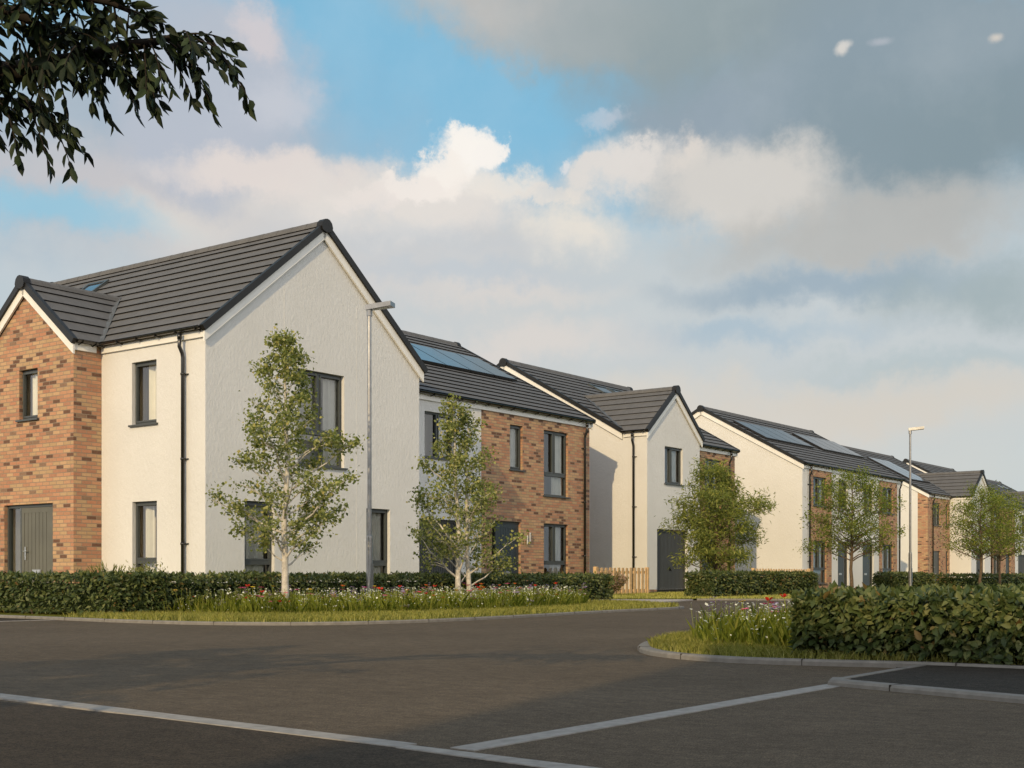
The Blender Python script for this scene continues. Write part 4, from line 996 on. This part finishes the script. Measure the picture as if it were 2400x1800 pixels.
# ------------------------------------------------------------------ picket fences
def fence(label, p0, p1, h=.78):
    p0, p1 = Vector((*p0, 0)), Vector((*p1, 0)); L = (p1-p0).length; d = (p1-p0).normalized(); nrm = Vector((-d.y, d.x, 0)); ang = math.atan2(d.y, d.x)
    root = thing('picket_fence', label, 'fence', tuple(p0), 'bare wood picket fences', ang); n = int(L/.235); m = MB()
    for i in range(n):
        x = .08+(L-.16)*i/max(1, n-1); top = h+rnd.uniform(-.006, .006)
        m.hexa([(x-.07, -.012, .03), (x+.07, -.012, .03), (x+.07, .01, .03), (x-.07, .01, .03), (x-.07, -.012, top-.02), (x+.07, -.012, top-.02), (x+.07, .01, top-.02), (x-.07, .01, top-.02)])
        m.hexa([(x-.07, -.012, top-.02), (x+.07, -.012, top-.02), (x+.07, .01, top-.02), (x-.07, .01, top-.02), (x-.04, -.012, top), (x+.04, -.012, top), (x+.04, .01, top), (x-.04, .01, top)])
    m.build('picket_panel', M['wood'], root)
    for z in (.1, h-.17): 
        q = MB(); q.box(0, L, .011, .05, z, z+.075); q.build('rail', M['wood'], root)
    for x in (0, L):
        q = MB(); q.box(x-.05, x+.05, -.03, .07, 0, h+.02); q.build('post', M['wood'], root)
fence('bare wood picket fence between the solar-panel house and the garage wing', (30.0, 19.2), (33.15, 19.4), .80)
fence('bare wood picket fence behind the far hedge, before the lit white gable', (42.2, 20.3), (47.6, 20.5), .83)

# ------------------------------------------------------------------ street lamps
def lamp(loc, H):
    root = thing('street_lamp', None, 'street lamp', (*loc, 0), 'street lamps')
    p = MB(); p.tube([(0, 0, 0), (0, 0, 1.15), (0, 0, 1.18), (0, 0, 1.2)], [.05, .05, .048, .036], 14); p.tube([(0, 0, 1.2), (0, 0, H-.05)], [.034, .03], 14)
    pole = p.build('pole', M['galv'], root, smooth=False)
    q = MB(); q.box(-.035, .035, -.053, -.04, .35, .75); q.build('access_door', M['galv'], pole)
    h = MB(); d = Vector((RT[0], RT[1], 0))*.62+Vector((0, -1, 0))*.38; d.normalize(); s = Vector((-d.y, d.x, 0)); up = Vector((0, 0, 1))
    P = lambda a, b, c: tuple(d*a+s*b+up*(H+c))
    h.hexa([P(-.05, -.055, -.05), P(.38, -.11, -.01), P(.38, .11, -.01), P(-.05, .055, -.05), P(-.05, -.055, .03), P(.38, -.11, .06), P(.38, .11, .06), P(-.05, .055, .03)])
    h.tube([P(0, 0, -.14), P(0, 0, 0)], .045, 12)
    hd = h.build('lamp_head', M['galv'], root)
    l = MB(); l.face([P(.08, -.06, -.042), P(.30, -.08, -.0195), P(.30, .08, -.0195), P(.08, .06, -.042)]); l.build('lens', M['lens'], hd)
    return root
LA = lamp((14.63, 13.52), 4.72); tag(LA, 'nearer grey street lamp standing in the flower bed before the white gable')
LB = copy_tree(LA); LB.location = (38.7, 13.4, 0); LB.scale = (1.05, 1.05, 1.07); tag(LB, 'farther grey street lamp behind the nearest hedge at the right')


# ------------------------------------------------------------------ sun, sky, camera
SUN_EL, SUN_AZ = 20.0, 18.5     # elevation; azimuth measured from -X towards -Y
to_sun = Vector((-math.cos(R(SUN_EL))*math.cos(R(SUN_AZ)), -math.cos(R(SUN_EL))*math.sin(R(SUN_AZ)), math.sin(R(SUN_EL))))
sl = bpy.data.lights.new('sun', 'SUN'); sl.energy = 2.9; sl.angle = R(.5); sl.color = (1, .76, .43)
so = bpy.data.objects.new('sun', sl); COL.objects.link(so); so.rotation_euler = to_sun.to_track_quat('Z', 'Y').to_euler(); so.location = to_sun*60
w = bpy.data.worlds.new('World'); scene.world = w; w.use_nodes = True; nt = NT(w.node_tree); bg = nt.n['Background']
bg.inputs['Strength'].default_value = .1
sky = nt.new('ShaderNodeTexSky'); sky.sky_type = 'NISHITA'; sky.sun_disc = False; sky.sun_elevation = R(SUN_EL)
sky.sun_rotation = math.atan2(to_sun.x, to_sun.y); sky.air_density = 1.0; sky.dust_density = .6; sky.ozone_density = 1.2
D = nt.new('ShaderNodeTexCoord').outputs['Generated']
def dot(v):
    n = nt.new('ShaderNodeVectorMath'); n.operation = 'DOT_PRODUCT'; nt.link(D, n.inputs[0]); n.inputs[1].default_value = v; return n.outputs['Value']
sx = nt.new('ShaderNodeSeparateXYZ'); nt.link(D, sx.inputs[0])
az0 = nt.math('ARCTAN2', dot((*RT, 0)), dot((*FW, 0))); el0 = nt.math('ARCSINE', sx.outputs[2])
wb = nt.noise(D, 5.5, 5, .55); wsp = nt.new('ShaderNodeSeparateColor'); nt.link(wb.outputs['Color'], wsp.inputs[0])
wf = nt.noise(D, 26, 7, .66); wfs = nt.new('ShaderNodeSeparateColor'); nt.link(wf.outputs['Color'], wfs.inputs[0])
def warp(base, ch, a1, a2):
    return nt.math('ADD', base, nt.math('ADD', nt.math('MULTIPLY', nt.math('SUBTRACT', wsp.outputs[ch], .5), a1), nt.math('MULTIPLY', nt.math('SUBTRACT', wfs.outputs[ch], .5), a2)))
AZ, EL = warp(az0, 0, .20, .055), warp(el0, 1, .11, .05)
AZc, ELc = warp(az0, 2, .07, .05), warp(el0, 0, .055, .05)
tex = nt.noise(D, 9, 6, .6).outputs[0]
col = sky.outputs[0]
# lift the clear sky towards the photograph's pale cyan blue
hsv = nt.new('ShaderNodeHueSaturation'); hsv.inputs['Saturation'].default_value = 1.0; hsv.inputs['Value'].default_value = 1.0; nt.link(col, hsv.inputs['Color']); col = hsv.outputs[0]
col = nt.mix(.9, col, tuple(c*10 for c in srgb(132, 190, 220)[:3]))
def pe(x, y):
    a = math.atan((x-1200)/2999); return a, math.atan((1350-y)/2999*math.cos(a))
def comb(a, b):
    n = nt.new('ShaderNodeCombineXYZ'); nt.link(a, n.inputs[0]); nt.link(b, n.inputs[1]); return n.outputs[0]
tex2 = nt.noise(D, 30, 7, .68).outputs[0]; texf = nt.math('SUBTRACT', tex2, .5)
VS, VC, VU = comb(AZ, EL), comb(AZc, ELc), comb(az0, el0); texc = nt.math('SUBTRACT', tex, .5)
def cloud(x, y, rx, ry, rgb, op=1.0, soft=.5, rot=0, crisp=False, grain=.35, k=1.0, still=False):
    """a mass of cloud at an azimuth and elevation, its edge broken by noise"""
    global col
    a, e = pe(x, y); ra, re = rx/2999, ry/2999; A = VU if still else VC if crisp else VS
    m = nt.new('ShaderNodeVectorMath'); m.operation = 'MULTIPLY_ADD'; nt.link(A, m.inputs[0]); m.inputs[1].default_value = (1/ra, 1/re, 0); m.inputs[2].default_value = (-a/ra, -e/re, 0)
    l = nt.new('ShaderNodeVectorMath'); l.operation = 'LENGTH'; nt.link(m.outputs[0], l.inputs[0])
    r = nt.math('MULTIPLY_ADD', texf if crisp else texc, grain*(1.5 if crisp else 1.3), l.outputs['Value'])
    mr = nt.new('ShaderNodeMapRange'); mr.interpolation_type = 'SMOOTHSTEP'; nt.link(r, mr.inputs[0])
    mr.inputs[1].default_value = 1+soft*.5; mr.inputs[2].default_value = max(.0, 1-soft); mr.inputs[3].default_value = 0; mr.inputs[4].default_value = op
    c = tuple(v*10*k for v in srgb(*rgb)[:3])
    col = nt.mix(mr.outputs[0], col, c)
# everything outside the photograph's view: broken cloud, brightened low down as added fill light, dimmer overhead
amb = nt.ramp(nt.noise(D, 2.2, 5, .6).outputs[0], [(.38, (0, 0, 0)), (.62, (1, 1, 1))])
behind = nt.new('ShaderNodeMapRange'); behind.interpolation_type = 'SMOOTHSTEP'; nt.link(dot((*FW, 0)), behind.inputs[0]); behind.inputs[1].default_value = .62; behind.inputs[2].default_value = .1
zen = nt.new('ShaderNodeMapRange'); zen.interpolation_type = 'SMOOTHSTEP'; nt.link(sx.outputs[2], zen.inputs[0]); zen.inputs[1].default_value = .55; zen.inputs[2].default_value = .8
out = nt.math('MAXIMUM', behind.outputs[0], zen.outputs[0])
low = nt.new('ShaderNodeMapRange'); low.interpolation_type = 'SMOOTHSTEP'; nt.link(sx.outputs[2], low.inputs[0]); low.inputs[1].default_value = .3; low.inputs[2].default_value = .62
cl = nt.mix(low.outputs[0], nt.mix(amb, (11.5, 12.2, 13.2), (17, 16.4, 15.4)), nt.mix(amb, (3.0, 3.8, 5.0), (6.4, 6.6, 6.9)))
# --- the view itself, back to front
cloud(1300, 1150, 2600, 560, (208, 210, 206), .97, .8)
cloud(1500, 760, 1700, 330, (199, 205, 207), .95, .7)
cloud(330, 640, 620, 120, (205, 207, 208), .55, .9)
cloud(300, 330, 640, 260, (172, 184, 196), .92, .6)
cloud(820, 560, 560, 150, (210, 207, 205), .95, .6)
cloud(250, 400, 380, 80, (206, 200, 200), .7, .9)
cloud(520, 330, 200, 70, (196, 194, 197), .6, .9)
cloud(560, 240, 240, 190, (184, 191, 203), .95, .45)
cloud(420, 90, 210, 140, (182, 190, 202), .8, .6)
cloud(600, 90, 60, 55, (214, 206, 208), .75, .6, crisp=True)
cloud(720, 240, 130, 60, (203, 206, 214), .6, .8)
cloud(1500, 30, 560, 115, (158, 170, 175), .96, .5)
cloud(2120, 210, 690, 270, (142, 158, 168), .98, .38)
cloud(1270, 50, 260, 90, (176, 182, 184), .9, .6)
cloud(1080, 20, 160, 70, (196, 190, 184), .6, .9)
cloud(1560, 60, 350, 130, (146, 160, 163), .7, .9)
cloud(2300, 330, 420, 150, (132, 150, 158), .75, .9)
cloud(1640, 300, 190, 120, (150, 165, 177), .85, .6)
# white cumulus along the blue gap's foot
cloud(640, 390, 260, 60, (228, 218, 212), .9, .55, crisp=True)
cloud(960, 470, 330, 80, (226, 220, 214), .95, .55, crisp=True)
cloud(1090, 365, 85, 62, (247, 240, 232), .97, .45, crisp=True, grain=.6)
cloud(1135, 350, 45, 45, (250, 245, 238), .9, .5, crisp=True, grain=.6)
cloud(1020, 405, 70, 45, (244, 236, 228), .9, .5, crisp=True, grain=.6)
cloud(1190, 430, 120, 40, (236, 229, 220), .85, .55, crisp=True, grain=.5)
cloud(1085, 332, 38, 36, (249, 244, 237), .9, .35, crisp=True, grain=.8)
cloud(1146, 350, 36, 38, (247, 242, 236), .9, .35, crisp=True, grain=.8)
cloud(1035, 372, 60, 36, (246, 239, 231), .9, .35, crisp=True, grain=.8)
cloud(965, 420, 70, 28, (240, 232, 225), .9, .35, crisp=True, grain=.8)
cloud(880, 446, 90, 24, (232, 224, 218), .85, .4, crisp=True, grain=.8)
cloud(1405, 402, 60, 34, (228, 222, 215), .8, .38, crisp=True, grain=.8)
cloud(1488, 388, 52, 50, (230, 223, 216), .85, .4, crisp=True, grain=.8)
cloud(1300, 445, 110, 20, (228, 222, 215), .7, .4, crisp=True, grain=.8)
cloud(1390, 425, 110, 50, (218, 214, 209), .5, .6, crisp=True, grain=.6)
cloud(1470, 400, 120, 70, (224, 219, 214), .85, .6, crisp=True, grain=.6)
cloud(1590, 350, 36, 50, (232, 222, 212), .8, .7, crisp=True, grain=.6)
cloud(1385, 285, 45, 22, (204, 208, 216), .5, .7, crisp=True, grain=.6)
cloud(1435, 270, 40, 22, (204, 206, 214), .4, .7, crisp=True, grain=.6)
cloud(1332, 383, 20, 14, (226, 224, 224), .8, .6, crisp=True)
cloud(1740, 440, 250, 110, (214, 210, 204), .95, .5, crisp=True)
cloud(2080, 540, 420, 90, (184, 184, 181), .9, .7)
cloud(1330, 530, 120, 60, (240, 230, 216), .75, .9)
cloud(1000, 570, 330, 50, (190, 200, 208), .45, .9)
cloud(1200, 680, 260, 40, (226, 216, 208), .5, .9)
cloud(1950, 665, 380, 55, (155, 174, 188), .92, .8)
cloud(2300, 690, 260, 80, (158, 174, 178), .8, .9)
cloud(1750, 785, 330, 42, (172, 191, 204), .85, .9)
cloud(1100, 640, 300, 32, (186, 198, 208), .6, .9)
cloud(2150, 860, 330, 34, (180, 194, 198), .7, .9)
cloud(1500, 980, 900, 90, (222, 212, 198), .6, 1)
cloud(2050, 950, 420, 60, (214, 206, 194), .6, 1)
cloud(1220, 800, 330, 60, (228, 217, 208), .6, .9)
cloud(470, 500, 120, 60, (228, 220, 210), .6, .9)
cloud(120, 495, 330, 60, (150, 198, 220), .85, .8)
cloud(1972, 116, 15, 14, (226, 220, 212), .8, .8, crisp=True, grain=1.6, still=True)
cloud(1983, 103, 14, 8, (220, 216, 210), .7, .9, crisp=True, grain=1.6, still=True)
cloud(2065, 98, 26, 8, (186, 190, 198), .6, .9, crisp=True, grain=1.4, still=True)
cloud(2335, 88, 16, 10, (222, 212, 200), .75, .9, crisp=True, grain=1.6, still=True)

col = nt.mix(nt.math('MULTIPLY', nt.math('SUBTRACT', tex, .5), .22), col, (11, 10.6, 10), 'MIX')
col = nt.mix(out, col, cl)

nt.link(col, bg.inputs['Color']); w.cycles.sampling_method = 'MANUAL'; w.cycles.sample_map_resolution = 256

cd = bpy.data.cameras.new('camera'); cam = bpy.data.objects.new('camera', cd); COL.objects.link(cam); scene.camera = cam
cam.location = (0, 0, EYE); cam.rotation_euler = (R(90), 0, -math.atan2(FW[0], FW[1]))
cd.sensor_width = 36; cd.lens = 36*2999/2400; cd.shift_y = (1350-900)/2400; cd.clip_end = 4000; cd.clip_start = .05
scene.render.resolution_x, scene.render.resolution_y = 1024, 768
vs = scene.view_settings; vs.view_transform = 'Standard'; vs.look = 'None'; vs.exposure = 0; vs.gamma = 1
scene.cycles.max_bounces = 8; scene.cycles.transparent_max_bounces = 12; scene.cycles.use_denoising = True
scene.cycles.sample_clamp_indirect = 4
